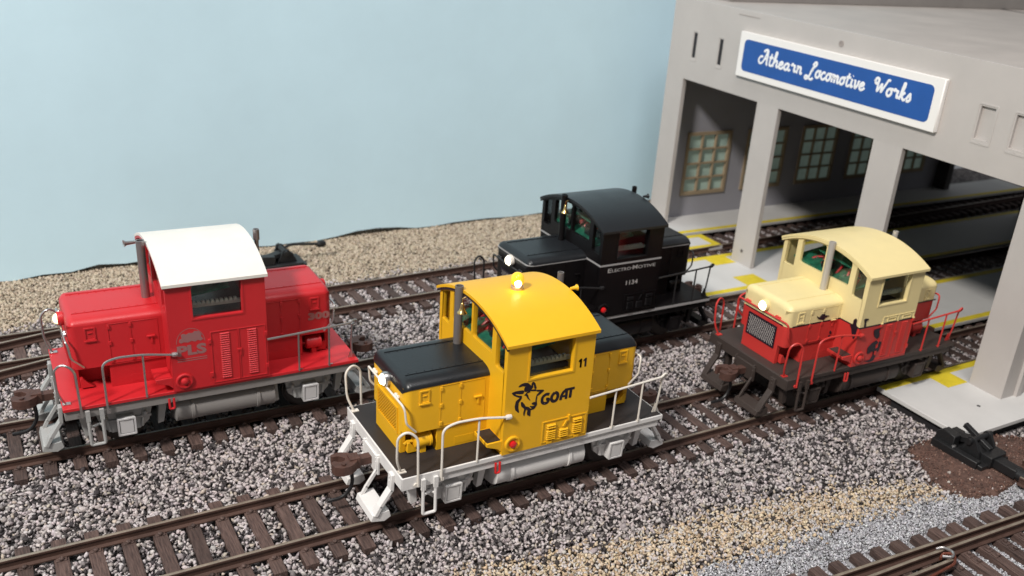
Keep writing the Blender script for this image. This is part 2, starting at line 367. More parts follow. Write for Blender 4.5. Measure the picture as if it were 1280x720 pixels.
# main grey ballast
xm, ym = x[main], y[main]; nm = len(xm)
dark = 0.13 + 0.14 * (xm > 9) * (ym < 3)
tm = tint_mix(nm, GP, [44, 22, 11, 18, 5]) * np.array([0.95, 0.93, 0.93]); dk = rng.random(nm) < dark * 0.35; tm[dk] = np.array([0.035, 0.03, 0.032])
z = G0 + 0.06 + rng.uniform(0, 0.09, nm)
for kk, cf, ph in TRK:
    dy = np.abs(ym - cf(xm)); z += np.where(dy < 1.55, 0.035, 0.0) - np.where((dy > 1.5) & (dy < 1.75), 0.02, 0)
stones('grey_ballast', np.stack([xm, ym, z], 1), rng.uniform(0.030, 0.062, nm) * np.where(rng.random(nm) < 0.06, 1.35, 1.0), tm, 'grey and black crushed stone ballast around the tracks')
# tan strip in front, a few grey stones mixed in
xt, yt = x[tan_front], y[tan_front]
xt = np.concatenate([xt, rng.uniform(-1, 13.6, 16000)]); yt = np.concatenate([yt, rng.uniform(-6.5, -2.6, 16000)])
kk = inpoly(xt + rng.normal(0, 0.2, len(xt)), yt + rng.normal(0, 0.2, len(xt)) + 0.14 * noise2(xt, yt), TANP) & ~on_things(xt, yt); xt, yt = xt[kk], yt[kk]; nt_ = len(xt)
TP = [(0.60, 0.49, 0.36), (0.50, 0.38, 0.25), (0.33, 0.24, 0.16), (0.05, 0.04, 0.035), (0.52, 0.48, 0.46)]
stones('tan_ballast', np.stack([xt, yt, G0 + 0.05 + rng.uniform(0, 0.09, nt_)], 1), rng.uniform(0.028, 0.056, nt_), tint_mix(nt_, TP, [32, 20, 11, 9, 28]), 'strip of tan gravel running across the foreground')
# rear strip by the backdrop
xb = np.concatenate([x[tan_back], rng.uniform(-13, 19, 16000)]); yb = np.concatenate([y[tan_back], rng.uniform(12.6, 17.4, 16000)]); nb = len(xb)
kk = (yb > 12.2 + 0.03 * xb + 0.2 * noise2(xb, yb) + rng.normal(0, 0.2, len(xb))) | (yb < 0); kk &= ~on_things(xb, yb); xb, yb = xb[kk], yb[kk]; nb = len(xb)
BP = [(0.52, 0.44, 0.34), (0.42, 0.34, 0.25), (0.28, 0.22, 0.16), (0.10, 0.08, 0.06)]
tb = tint_mix(nb, BP, [45, 32, 14, 5], 0.1)
gr = (xb > 17.5) & (yb < -3) & (noise2(xb * 3, yb * 3) > 0.2); tb[gr] = np.array([0.20, 0.22, 0.07]) * rng.uniform(0.6, 1.4, (gr.sum(), 1))
stones('rear_gravel', np.stack([xb, yb, G0 + 0.05 + rng.uniform(0, 0.07, nb)], 1), rng.uniform(0.035, 0.062, nb), tb, 'tan grit strip along the foot of the blue backdrop')
# fine grey grit lower right
nf = 105000; xf = rng.uniform(-2, 19, nf); yf = rng.uniform(-10, -4.9, nf)
kk = visible(xf, yf, 60) & (yf < np.interp(xf, [-20, 0, 3, 5.3, 7, 9, 11, 13.4, 15, 30], [-9, -8, -4.9, -4.65, -4.7, -4.85, -4.9, -5.35, -5.7, -6.1]) + 0.08 * noise2(xf, yf)) & ~inpoly(xf, yf, BROWN)
dt = np.abs(yf - turn_c(xf)); kk &= ~((dt < 1.5) & (np.abs(((xf - 0.1) + TIE / 2) % TIE - TIE / 2) < 0.15))
xf, yf = xf[kk], yf[kk]; nf = len(xf)
FP_ = [(0.50, 0.495, 0.52), (0.39, 0.385, 0.41), (0.26, 0.255, 0.27), (0.08, 0.075, 0.08), (0.68, 0.68, 0.70)]
stones('fine_grit', np.stack([xf, yf, G0 + 0.04 + rng.uniform(0, 0.06, nf)], 1), rng.uniform(0.018, 0.036, nf), tint_mix(nf, FP_, [40, 32, 14, 6, 7]), 'fine grey grit beside the track in the near right corner')
for nm_, pts_, c_ in (('fine_grit_bed', [(-4, -9.5), (1.5, -6.2), (5.3, -5.0), (9, -5.1), (13.3, -5.6), (24, -6.3), (24, -14), (-4, -14)], (0.27, 0.265, 0.275)), ('rear_gravel_bed', [(-25, 12.2), (17.9, 13.2), (17.9, 17.5), (-25, 17.5)], (0.30, 0.25, 0.19))):
    bm_ = MB(); bm_.prism([pts_], ((0, 0, 0), (1, 0, 0), (0, 1, 0), (0, 0, 1)), G0 + 0.004, G0 + 0.02)
    tag(bm_.build(nm_, mat(nm_, c_, 0.95, bump=1.0, bscale=12, var=0.4, vscale=9)), kind='structure')
# brown earth patch
e = MB(); top = [(p[0], p[1]) for p in BROWN]
cx = sum(p[0] for p in top) / len(top); cy = sum(p[1] for p in top) / len(top)
rings = []
for sc, zz in ((1.04, G0), (1.0, G0 + 0.10), (0.93, G0 + 0.15), (0.6, G0 + 0.16), (0.25, G0 + 0.17)):
    rr = []
    for i in range(len(top)):
        a, b = Vector((*top[i], 0)), Vector((*top[(i + 1) % len(top)], 0))
        for j in range(6):
            p = a.lerp(b, j / 6); w = 1 + 0.02 * math.sin(i * 5 + j * 2.1); rr.append((cx + (p.x - cx) * sc * w, cy + (p.y - cy) * sc * w, zz))
    rings.append(rr)
e.sect(rings)
em = mat('brown_earth', (0.10, 0.055, 0.042), 0.95, bump=1.0, bscale=14, var=0.5, vscale=5)
tag(e.build('brown_earth', em), 'brown earth patch under the black switch throw', 'earth', kind='stuff')

xc, yc = rng.uniform(12.5, 18, 9000), rng.uniform(-7.5, -3, 9000); kk = inpoly(xc, yc, BROWN); xc, yc = xc[kk], yc[kk]
ed = rng.random(len(xc)) < 0.75; zc = G0 + 0.12 + rng.uniform(0, 0.05, len(xc))
stones('earth_crumbs', np.stack([xc, yc, zc], 1), np.where(ed, rng.uniform(0.015, 0.035, len(xc)), rng.uniform(0.02, 0.05, len(xc))), tint_mix(len(xc), [(0.13, 0.065, 0.048), (0.07, 0.036, 0.028), (0.22, 0.13, 0.10), (0.45, 0.40, 0.37)], [50, 32, 14, 3]), 'brown earth crumbs scattered on the bare patch')
# backdrop board
bb = MB(); pts = []
NB = 90; front = []
for i in range(NB + 1):
    x_ = -40 + 75 * i / NB; y_ = float(np.interp(x_, [-40, -6.2, -2.7, 2.2, 6.6, 12, 35], [15.4, 16.06, 16.2, 16.6, 16.8, 17.0, 17.6]))
    zb = -0.235 + 0.035 * math.sin(x_ * 1.3) + 0.03 * math.sin(x_ * 3.7 + 1)
    if -3.4 < x_ < -1.6: zb += 0.08
    if 5.6 < x_ < 8.2: zb += 0.13
    front.append((x_, y_, zb))
vs = []
for (x_, y_, zb) in front: vs += [(x_, y_, zb), (x_, y_ + 0.6, 30), (x_, y_ + 0.9, 30), (x_, y_ + 0.3, zb)]
fs = []
for i in range(NB):
    a = i * 4; b = a + 4
    for p, q in ((0, 1), (1, 2), (2, 3), (3, 0)): fs.append((a + p, b + p, b + q, a + q))
bb.add(vs, fs)
bdm = mat('backdrop_blue', (0.62, 0.83, 0.92), 0.75, bump=0.2, bscale=1.6, var=0.035, vscale=0.22)
tag(bb.build('backdrop_board', bdm), 'pale blue painted backdrop board standing behind the tracks', 'backdrop')

# ================================================================== TRACKS
def rail_ring(p, nrm):
    """code 83 style section, top at z=0"""
    prof = [(-0.095, -0.21), (0.095, -0.21), (0.095, -0.185), (0.02, -0.165), (0.02, -0.065), (0.043, -0.045), (0.043, -0.006), (0.034, 0), (-0.034, 0), (-0.043, -0.006), (-0.043, -0.045), (-0.02, -0.065), (-0.02, -0.165), (-0.095, -0.185)]
    return [(p[0] + nrm[0] * a, p[1] + nrm[1] * a, (p[2] if len(p) > 2 else 0) + z) for a, z in prof]
def rail(path, parent, name='rail'):
    mb = MB(); rings = []
    for i, p in enumerate(path):
        a, b = path[max(i - 1, 0)], path[min(i + 1, len(path) - 1)]; d = Vector((b[0] - a[0], b[1] - a[1], 0)).normalized(); rings.append(rail_ring(p, (-d.y, d.x)))
    mb.sect(rings)
    n = 14; o = mb.build(name, [railside, railtop], parent, fix=True)
    for p in o.data.polygons:
        if p.normal.z > 0.9 and p.center.z > -0.01: p.material_index = 1
    return o
def tie_mesh(length=2.9):
    mb = MB(); h = length / 2
    mb.box(-0.135, 0.135, -h, h, -0.40, -0.215)
    for s in (-0.86, 0.86):
        for q in (-1, 1):
            mb.box(-0.10, 0.10, s + q * 0.10 - 0.075, s + q * 0.10 + 0.075, -0.215, -0.19)
            mb.lathe([(0.052, 0), (0.05, 0.035), (0.03, 0.055)], (0, s + q * 0.135, -0.19), (0, 0, 1), 8)
    return mb
tie_proto = tie_mesh().build('tie', tiem, None, bevel=0.012); tie_long = tie_mesh(4.1).build('tie', tiem, None, bevel=0.012)
def copy_tie(parent, x_, y_, rz, src=None, jit=0.02):
    o = (src or tie_proto).copy(); COL.objects.link(o); o.parent = parent
    o.location = (x_ + random.uniform(-jit, jit), y_ + random.uniform(-jit, jit), random.uniform(-0.006, 0.006)); o.rotation_euler = (0, 0, rz + random.uniform(-0.012, 0.012)); return o
def track(label, cf, ph, x0, x1, slope=0.0):
    root = empty('railway_track', (0, 0, 0)); tag(root, label, 'railway track', 'tracks of the model layout')
    for s in (-0.86, 0.86): rail([(x_, cf(x_) + s) for x_ in np.linspace(x0, x1, 30)], root)
    i0 = math.ceil((x0 - ph) / TIE); i1 = math.floor((x1 - ph) / TIE)
    for i in range(i0, i1 + 1): copy_tie(root, ph + i * TIE, cf(ph + i * TIE), math.atan(slope))
    return root
track('straight track running under the yellow and the cream locomotives', TRK[0][1], 0.0, -11, 44)
track('straight track running under the red and the black locomotives', TRK[1][1], 0.17, -11, 44)
bt = track('rearmost track nearest the blue backdrop with switch rails at its left end', back_c, 0.05, -13, 44, 0.041)
rail([(-13, 9.02), (-9, 10.12), (-6.5, 10.80), (-5.28, 11.10), (-4.0, 11.32)], bt); rail([(-13, 7.35), (-9, 8.40), (-6.6, 9.06), (-5.5, 9.36), (-4.2, 9.62)], bt)
# turnout in the near right corner
tn = empty('track_switch', (0, 0, 0)); tag(tn, 'track switch with tarnished point rails cut off by the near right corner', 'track switch', 'tracks of the model layout')
dirx = -0.058
def tl(x_, off): return (x_, -6.65 + dirx * (x_ - 7.67) + off)
rail([tl(x_, 0) for x_ in np.linspace(2, 26, 12)], tn)
rail([tl(x_, -0.20 - 0.011 * (15 - x_) - (0.03 * (9 - x_) if x_ < 9 else 0)) for x_ in np.linspace(5, 15, 10)], tn, 'point_rail')
rail([tl(x_, -0.58 - 0.0115 * (10.4 - x_) * 3) for x_ in np.linspace(3, 10.4, 8)], tn, 'closure_rail')
rail([tl(x_, -1.72) for x_ in np.linspace(2, 26, 12)], tn)
for i in range(4, 42): copy_tie(tn, 0.1 + i * TIE, -6.65 + dirx * (0.1 + i * TIE - 7.67) - 1.45, math.atan(dirx), tie_long)
mb = MB(); mb.tube(smooth_path([(8.4, -7.62, -0.05), (9.4, -7.56, -0.03), (10.3, -7.52, 0.0), (10.55, -7.3, 0.02), (10.35, -7.15, 0.0), (10.15, -7.25, -0.02)], 0.12), 0.032, 8)
mb.build('throw_bar', mat('copper_rod', (0.22, 0.07, 0.045), 0.4, 0.5, var=0.3, vscale=4), tn)
mb = MB(); mb.tube(smooth_path([(10.3, -7.0, 0.02), (10.45, -7.05, 0.06), (10.5, -7.3, 0.08), (10.35, -7.4, 0.06), (10.2, -7.25, 0.03)], 0.1), 0.035, 8); mb.build('throw_spring', steel, tn)
# siding leaving the switch machine at the right
sd = empty('railway_track', (0, 0, 0)); tag(sd, 'short dark siding rail ending at the black switch throw', 'railway track', 'tracks of the model layout')
def sdl(t_, off): return (15.35 + 0.1 * t_ + 0.99 * off, -5.9 - 0.99 * t_ + 0.1 * off)
rail([sdl(t_, 0.45) for t_ in np.linspace(-0.4, 9, 6)], sd); rail([sdl(t_, -0.45) for t_ in np.linspace(0.0, 9, 6)], sd)
bpy.data.objects.remove(tie_proto); bpy.data.objects.remove(tie_long)

# ================================================================== ENGINE HOUSE
bh = empty('engine_house', (18.15, 5.7, 0)); tag(bh, 'grey engine house with three open track doors and a blue sign', 'building')
inv = Vector((-18.15, -5.7, 0))
def loc(mb): mb.v = [(a - 18.15, b - 5.7, c) for a, b, c in mb.v]; return mb
FR = ((18.15, 0, 0), (0, -1, 0), (0, 0, 1), (1, 0, 0))      # facade frame: s = -y, t = z, depth = +x
def Y_(y0, y1, z0, z1, r=0): return rect(-max(y0, y1), -min(y0, y1), z0, z1, r)
outline = [(-14.5, 0.0), (-13.42, 0.0), (-13.42, 6.12), (-9.05, 6.12), (-9.05, 0), (-7.95, 0), (-7.95, 6.12), (-3.55, 6.12), (-3.55, 0), (-2.38, 0), (-2.38, 6.12), (1.95, 6.12), (1.95, 0), (3.05, 0), (3.05, 9.12), (-14.5, 9.12)]
slots = [(12.90, 13.10), (11.36, 11.56), (-0.40, 0.08), (-1.55, -1.07)]
mb = MB(); mb.prism([outline] + [rect(-b, -a, 7.0, 7.93) for a, b in slots], FR, 0, 0.18)
for a, b in slots:                                  # shallow moulded frame round each slot
    mb.prism([rect(-b - 0.09, -a + 0.09, 6.86, 8.02, 0.06), rect(-b - 0.05, -a + 0.05, 6.92, 7.97, 0.05)], FR, -0.012, 0.0)
loc(mb).build('front_wall', bldg, bh, bevel=0.03)
mb = MB()
for i, (a, b) in enumerate(slots):
    mb = MB(); mb.box(18.165 if i < 2 else 18.25, 18.4, a + 0.001, b - 0.001, 7.001, 7.929)
    loc(mb).build('vent_panel', gapshade if i < 2 else bldg, bh)  # left slots: dark panel stands in for the shade inside
wins = [(19.5, 21.75), (22.9, 25.1), (26.25, 28.4), (29.6, 31.8), (33.0, 35.2)]
for nm_, y0, y1 in (('left_side_wall', 14.15, 14.5), ('right_side_wall', -3.05, -2.75)):
    mb = MB(); mb.prism([rect(18.335, 36.5, -0.05, 9.1)] + [rect(a, b, 1.08, 3.6) for a, b in wins], ((0, y0, 0), (1, 0, 0), (0, 0, 1), (0, 1, 0)), 0, y1 - y0)
    if y0 < 0:
        for k in range(6): mb.box(18.75 + k * 3.4, 18.95 + k * 3.4, -3.15, -3.05, 0, 9)
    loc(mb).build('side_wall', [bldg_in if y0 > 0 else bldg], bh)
    if y0 < 0: mb = MB(); mb.box(18.4, 36.4, -2.74, -2.70, 0.04, 8.8); loc(mb).build('shade_lining', bldg_shade, bh)  # added unseen sheet, darkens the right wall inside and blocks its windows
pane = mat('window_pane', (0.34, 0.45, 0.40), 0.45, var=0.3, vscale=1.1, emit=(0.45, 0.60, 0.52), estr=0.08)  # faint glow put into the panes for light behind them
wframe = mat('window_tan', (0.34, 0.26, 0.17), 0.7)
for (a, b) in wins:
    for yy in (14.15,):
        sg = -1 if yy > 0 else 1
        mb = MB(); F = ((0, yy, 0), (1, 0, 0), (0, 0, 1), (0, sg, 0))
        holes = [rect(a + (b - a) * i / 3 + 0.035, a + (b - a) * (i + 1) / 3 - 0.035, 1.08 + 2.52 * j / 4 + 0.035, 1.08 + 2.52 * (j + 1) / 4 - 0.035) for i in range(3) for j in range(4)]
        mb.prism([rect(a - 0.11, b + 0.11, 0.96, 3.71)] + holes, F, -0.06, 0.06); w = loc(mb).build('window', wframe, bh)
        mb = MB(); mb.prism([rect(a, b, 1.08, 3.6)], F, -0.12, -0.09); loc(mb).build('window_pane', pane, w)
# rear wall in shade colour, right-hand doors shut to keep light out, roof, roof lantern
rear_outline = [(-14.5, 0.0), (-13.42, 0.0), (-13.42, 6.12), (-9.05, 6.12), (-9.05, 0), (3.05, 0), (3.05, 9.12), (-14.5, 9.12)]
mb = MB(); mb.prism([rear_outline], ((36.5, 0, 0), (0, -1, 0), (0, 0, 1), (1, 0, 0)), 0, 0.4); loc(mb).build('rear_wall', bldg_shade, bh)
mb = MB(); mb.box(18.335, 38.9, -3.05, 14.5, 9.02, 9.118); loc(mb).build('roof', roofm, bh)
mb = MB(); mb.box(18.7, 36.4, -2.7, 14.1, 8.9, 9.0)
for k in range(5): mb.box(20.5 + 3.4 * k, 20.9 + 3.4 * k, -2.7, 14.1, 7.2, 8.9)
loc(mb).build('ceiling', bldg_shade, bh)  # ceiling coloured dark for the shade under the roof
mb = MB(); mb.prism([[(12.9, 9.118), (14.2, 9.118), (14.2, 9.6), (12.9, 9.6)]], ((19.5, 0, 0), (0, 1, 0), (0, 0, 1), (1, 0, 0)), 0, 19)
loc(mb).build('upper_roof', mat('upper_roof_gray', (0.27, 0.25, 0.235), 0.6, var=0.08, vscale=0.8), bh, bevel=0.03)
mb = MB(); mb.box(18.137, 18.151, 9.62, 10.72, 8.93, 8.955, 0); mb.lathe([(0.10, 0), (0.10, 0.02), (0.06, 0.021), (0.06, 0.004)], (18.15, 5.66, 8.72), (-1, 0, 0), 20)
loc(mb).build('mould_mark', mat('mould_mark', (0.33, 0.29, 0.27), 0.6), bh)
mb = MB(); mb.lathe([(0.07, 0), (0.07, 0.012)], (18.15, 8.55, 0.55), (-1, 0, 0), 12); loc(mb).build('mould_mark', mat('mould_dot', (0.12, 0.11, 0.105), 0.6), bh)

# sign on the facade
sg = empty('building_sign', (18.1, 5.8, 7.65)); tag(sg, 'white framed blue sign with white script lettering on the engine house front', 'sign')
def sloc(mb): mb.v = [(a - 18.1, b - 5.8, c - 7.65) for a, b, c in mb.v]; return mb
SF = ((18.15, 0, 0), (0, -1, 0), (0, 0, 1), (-1, 0, 0))
mb = MB(); mb.prism([rect(-10.3, -1.3, 6.86, 8.42)], SF, 0, 0.16); sloc(mb).build('sign_board', signwhite, sg, bevel=0.03)
mb = MB(); mb.prism([rect(-10.02, -1.62, 7.08, 8.18, 0.17, 6)], SF, 0.155, 0.166); sloc(mb).build('sign_face', signblue, sg)
GL = {'a': ([[(.95, .85), (.6, 1), (.2, .75), (.1, .3), (.4, 0), (.75, .2), (.95, .9)], [(.95, 1), (.9, .2), (1.15, .05), (1.35, .3)]], 1.25),
      't': ([[(.45, 1.7), (.3, .5), (.4, .05), (.75, .05), (.9, .3)], [(.05, 1.15), (.85, 1.2)]], .85),
      'h': ([[(.1, .2), (.5, 1.5), (.5, 2.05), (.3, 2.1), (.22, 1.5), (.15, 0)], [(.18, .5), (.55, 1), (.85, .85), (.8, .2), (1.0, .05), (1.15, .3)]], 1.1),
      'e': ([[(.15, .45), (.6, .55), (.85, .8), (.6, 1.02), (.25, .8), (.12, .35), (.4, 0), (.8, .1), (1.05, .4)]], 1.0),
      'r': ([[(.1, .8), (.3, 1.15), (.45, .9), (.85, .95), (.7, .5), (.8, .08), (1.1, .3)]], 1.05),
      'n': ([[(.1, .9), (.25, 1), (.2, 0)], [(.22, .5), (.55, 1), (.85, .85), (.8, .2), (1.0, .05), (1.15, .3)]], 1.1),
      'o': ([[(.5, 1), (.15, .75), (.12, .3), (.45, 0), (.85, .25), (.85, .75), (.5, 1), (.75, .95), (1.05, 1.0)]], 1.0),
      'c': ([[(.85, .85), (.55, 1.02), (.2, .75), (.12, .3), (.45, 0), (.8, .1), (1.0, .35)]], .95),
      'm': ([[(.1, .9), (.25, 1), (.2, 0)], [(.22, .5), (.5, 1), (.72, .85), (.7, 0)], [(.72, .5), (1.0, 1), (1.25, .85), (1.22, .2), (1.4, .05), (1.55, .3)]], 1.5),
      'i': ([[(.15, .9), (.25, 1), (.22, .2), (.4, .03), (.6, .3)], [(.27, 1.45), (.3, 1.5)]], .6),
      'v': ([[(.05, .9), (.22, 1), (.3, .3), (.45, .02), (.8, .5), (.8, 1), (1.0, .9)]], .95),
      'k': ([[(.1, .2), (.5, 1.5), (.5, 2.05), (.3, 2.1), (.22, 1.5), (.15, 0)], [(.8, 1), (.3, .5), (.8, .0), (1.05, .2)]], 1.05),
      's': ([[(.05, .2), (.5, 1.05), (.55, .7), (.75, .3), (.45, 0), (.15, .08)]], .9),
      'A': ([[(.9, 2.0), (.75, 1.2), (.4, .3), (.0, .0), (-.45, .2), (-.5, .7), (-.15, 1.1), (.25, 1.0)], [(.2, 1.75), (.6, 2.1), (1.0, 2.05), (1.1, 1.2), (1.15, .1), (1.4, .1)], [(.55, .85), (1.15, .8)]], 1.35),
      'L': ([[(.6, 1.5), (.85, 1.95), (1.2, 2.0), (1.25, 1.6), (.8, 1.3), (.55, .8), (.4, .0), (-.1, -.5), (-.5, -.3), (-.3, .05), (.3, -.2), (.8, -.45), (1.15, -.1)], [(.5, 1.0), (.9, .9)]], 1.3),
      'W': ([[(-.2, 1.4), (.05, 1.95), (.5, 1.8), (.4, 1.2), (.0, 1.2), (-.1, 1.6)], [(.42, 1.9), (.5, .9), (.55, .1), (1.15, 1.5), (1.2, .1), (1.75, 1.5), (1.95, 2.0), (2.3, 1.9)]], 1.95)}
def script(mb, word, s0, s1, base, xh, r):
    tot = sum(GL[c][1] for c in word); k = (s1 - s0) / tot; cur = s0
    for c in word:
        st, adv = GL[c]
        for p in st:
            pts = [(18.15 - 0.168, -(cur + q[0] * k * 0.95 + 0.12 * q[1] * xh), base + q[1] * xh) for q in p]
            mb.tube(smooth_path(pts, 0.1, 4), r, 6, squash=(Vector((1, 0, 0)), 0.15))
        cur += adv * k
mb = MB()
script(mb, 'Athearn', -9.05, -7.0, 7.48, 0.245, 0.042); script(mb, 'Locomotive', -6.72, -4.22, 7.50, 0.245, 0.042); script(mb, 'Works', -3.85, -2.35, 7.53, 0.245, 0.042)
sloc(mb).build('lettering', mat('letter_white', (0.85, 0.86, 0.88), 0.5), sg)

# platforms
def platform(label, x0, x1, y0, y1, near=True, far=True, blocks=()):
    root = empty('platform', (x0, y0, -0.4)); tag(root, label, 'platform', 'white platforms between the tracks')
    def pl(mb): mb.v = [(a - x0, b - y0, c + 0.4) for a, b, c in mb.v]; return mb
    mb = MB(); mb.box(x0, x1, y0, y1, -0.10, 0.03); pl(mb).build('slab', slab, root, bevel=0.015)
    mb = MB(); mb.box(x0 + 0.18, x1, y0 + 0.18, y1 - 0.18, -0.42, -0.101); pl(mb).build('base', gapshade, root)  # dark base colour stands in for shade under the slab
    mb = MB(); e_ = 0.004
    if near: mb.box(x0 + 0.05, x1, y0 + 0.01, y0 + 0.27, 0.03, 0.03 + e_)
    if far: mb.box(x0 + 0.05, x1, y1 - 0.27, y1 - 0.01, 0.03, 0.03 + e_)
    for (a, b, c, d) in blocks: mb.box(a, b, c, d, 0.034, 0.034 + e_)
    pl(mb).build('yellow_marking', striper, root); return root
platform('near white platform with a yellow block, beside the cream locomotive', 15.2, 42, -4.05, -0.97, near=False, blocks=[(17.25, 18.15, -1.9, -1.22)])
platform('white platform between the cream locomotive and the black locomotive track', 14.9, 42, 1.28, 4.42, blocks=[(17.3, 18.1, 1.55, 2.2), (17.2, 18.0, 3.5, 4.15)])
platform('white platform behind the black locomotive carrying the left inner pillar', 14.6, 42, 6.38, 9.62, blocks=[(16.9, 17.9, 6.65, 7.5), (17.1, 18.1, 8.7, 9.35)])
platform('white platform along the inside of the left wall', 17.2, 42, 12.15, 14.14, far=False)
cp = empty('crossing_panel', (17.1, 10.5, -0.2)); tag(cp, 'small white crossing panel with yellow edges between the rear rails', 'crossing panel')
mb = MB(); mb.box(0, 1.9, 0.05, 1.45, -0.1, 0.19); mb.build('slab', slab, cp); mb = MB()
mb.prism([rect(0, 1.9, 0.05, 1.45), rect(0.3, 1.55, 0.32, 1.18)], ((0, 0, 0), (1, 0, 0), (0, 1, 0), (0, 0, 1)), 0.19, 0.195); mb.build('yellow_marking', striper, cp)
# small mould dots on near platform
mb = MB(); mb.lathe([(0.055, 0), (0.055, 0.006)], (17.14, -3.04, 0.03), (0, 0, 1), 12)
tag(mb.build('screw_hole', gapshade), 'small dark hole in the near white platform', 'hole')

# ================================================================== SWITCH THROWS (black ground throws)
thr = mat('throw_black', (0.014, 0.014, 0.015), 0.42, bump=0.2, bscale=8)
def ground_throw(label, loc_, rz, lever=False):
    root = empty('ground_throw', loc_, rz); root.scale = (1, 1, 1) if lever else (0.88, 1.05, 0.98); tag(root, label, 'switch throw')
    mb = MB(); mb.box(-1.0, 0.75, -0.55, 0.55, 0, 0.14); mb.box(-1.0, 0.6, -0.62, -0.42, 0.0, 0.22); mb.box(-1.0, 0.6, 0.42, 0.62, 0.0, 0.22)
    mb.prism([[(-1.0, 0.14), (-0.35, 0.14), (-0.35, 0.5), (-0.8, 0.56), (-1.0, 0.4)]], ((0, -0.5, 0), (1, 0, 0), (0, 0, 1), (0, 1, 0)), 0, 0.25)
    mb.build('base', thr, root, bevel=0.02)
    mb = MB(); F = lambda y_: ((0, y_, 0), (1, 0, 0), (0, 0, 1), (0, 1, 0))
    for y_ in (-0.36, 0.28):
        mb.prism([roundpoly([(-0.30, 0.1), (0.48, 0.1), (0.40, 0.34), (0.16, 0.66), (-0.04, 0.66), (-0.12, 0.40)], 0.05)], F(y_), 0, 0.08)
    mb.cyl((0.06, -0.46, 0.56), (0.06, 0.46, 0.56), 0.09, 12); mb.box(-0.95, -0.62, -0.30, 0.30, 0.14, 0.34); mb.obox((-0.3, 0, 0.36), (0.36, 0, 0.09), (0, 0.16, 0), (-0.02, 0, 0.07)); mb.obox((0.22, 0, 0.3), (0.2, 0, -0.12), (0, 0.2, 0), (0.03, 0, 0.08))
    mb.box(-0.9, 0.5, -0.04, 0.04, 0.14, 0.24); mb.build('housing', thr, root, bevel=0.012)
    mb = MB()
    if lever:
        mb.tube(smooth_path([(0.1, 0, 0.6), (0.35, 0, 0.72), (1.35, -0.05, 0.62)], 0.2), 0.05, 8); mb.lathe([(0.06, 0), (0.12, 0.06), (0.13, 0.22), (0.08, 0.32)], (1.3, -0.05, 0.62), (1, 0, -0.05), 14)
    else:
        mb.box(0.5, 1.5, -0.16, 0.16, 0.05, 0.30); mb.box(0.45, 0.8, -0.30, 0.30, 0.06, 0.36); mb.cyl((1.4, 0, 0.17), (2.9, 0, 0.17), 0.16, 12); mb.obox((0.0, 0.0, 0.55), (0.5, 0, -0.16), (0, 0.07, 0), (0.02, 0, 0.06))
    mb.build('lever', thr, root, bevel=0.015)
    if not lever:
        mb = MB(); mb.lathe([(0.07, 0), (0.06, 0.03), (0.0, 0.045)], (-0.35, -0.45, 0.215), (0, 0, 1), 10); mb.build('screw', steel, root)
    return root
ground_throw('black switch throw with a long weighted lever behind the red locomotive', (2.35, 14.9, -0.35), 0.05, True)
ground_throw('black switch throw on the brown earth by the near platform corner', (15.1, -4.45, -0.26), -1.55)

# ================================================================== LOCOMOTIVES
HW, ZS, ZF, VF = 0.92, 2.985, 3.147, 0.585        # hood half width, shoulder height, flat top height, flat half width
CF, CR_ = 2.26, 4.40                              # cab front and rear
CV = 1.64                                         # cab half width
def roof_z(v): return 4.02 + 0.44 * (1 - (abs(v) / 1.72) ** 2.1)
def hood_prof(z0, z1, d=0.0, pr=0.0):
    """right side points from z0 to z1 then mirrored; d = nose inset"""
    right = []
    if z0 < ZS: right.append((HW - d + pr, z0)); right.append((HW - d + pr, min(z1, ZS)))
    if z1 > ZS:
        for i in range(9):
            a = math.pi / 2 * i / 8; v = VF + (HW - VF) * math.cos(a); zz = ZS + (ZF - ZS) * math.sin(a)
            right.append((max(v - d, 0.05) + pr * math.cos(a), zz - d * (zz - 2.6) / 0.5 + pr * math.sin(a)))
    else: right.append((HW - d + pr, z1))
    return right
def hood_ring(u, z0, z1, d, pr=0.0):
    R_ = hood_prof(z0, z1, d, pr); return [(u, v, z) for v, z in R_] + [(u, -v, z) for v, z in R_[::-1]]
def hood_loft(u0, u1, z0, z1, front=True, rr=0.16, pr=0.0):
    """nose at u0 if front else at u1"""
    st = []
    for i in range(7):
        a = math.pi / 2 * i / 6; st.append((rr * (1 - math.sin(a)), rr * (1 - math.cos(a))))   # (inset, distance)
    L_ = u1 - u0; st.append((0, L_)); rings = []
    for d, t_ in st:
        u = u0 - pr + t_ + (pr if t_ > 0.5 else 0) if front else u1 + pr - t_ - (pr if t_ > 0.5 else 0); rings.append(hood_ring(u, z0, z1, d, pr))
    return MB().sect(rings)
def sideboxes(mb, u0, u1, z0, z1, v, th, both=True):
    for s in ((-1, 1) if both else (-1,)): mb.box(u0, u1, s * v, s * (v + th), z0, z1)

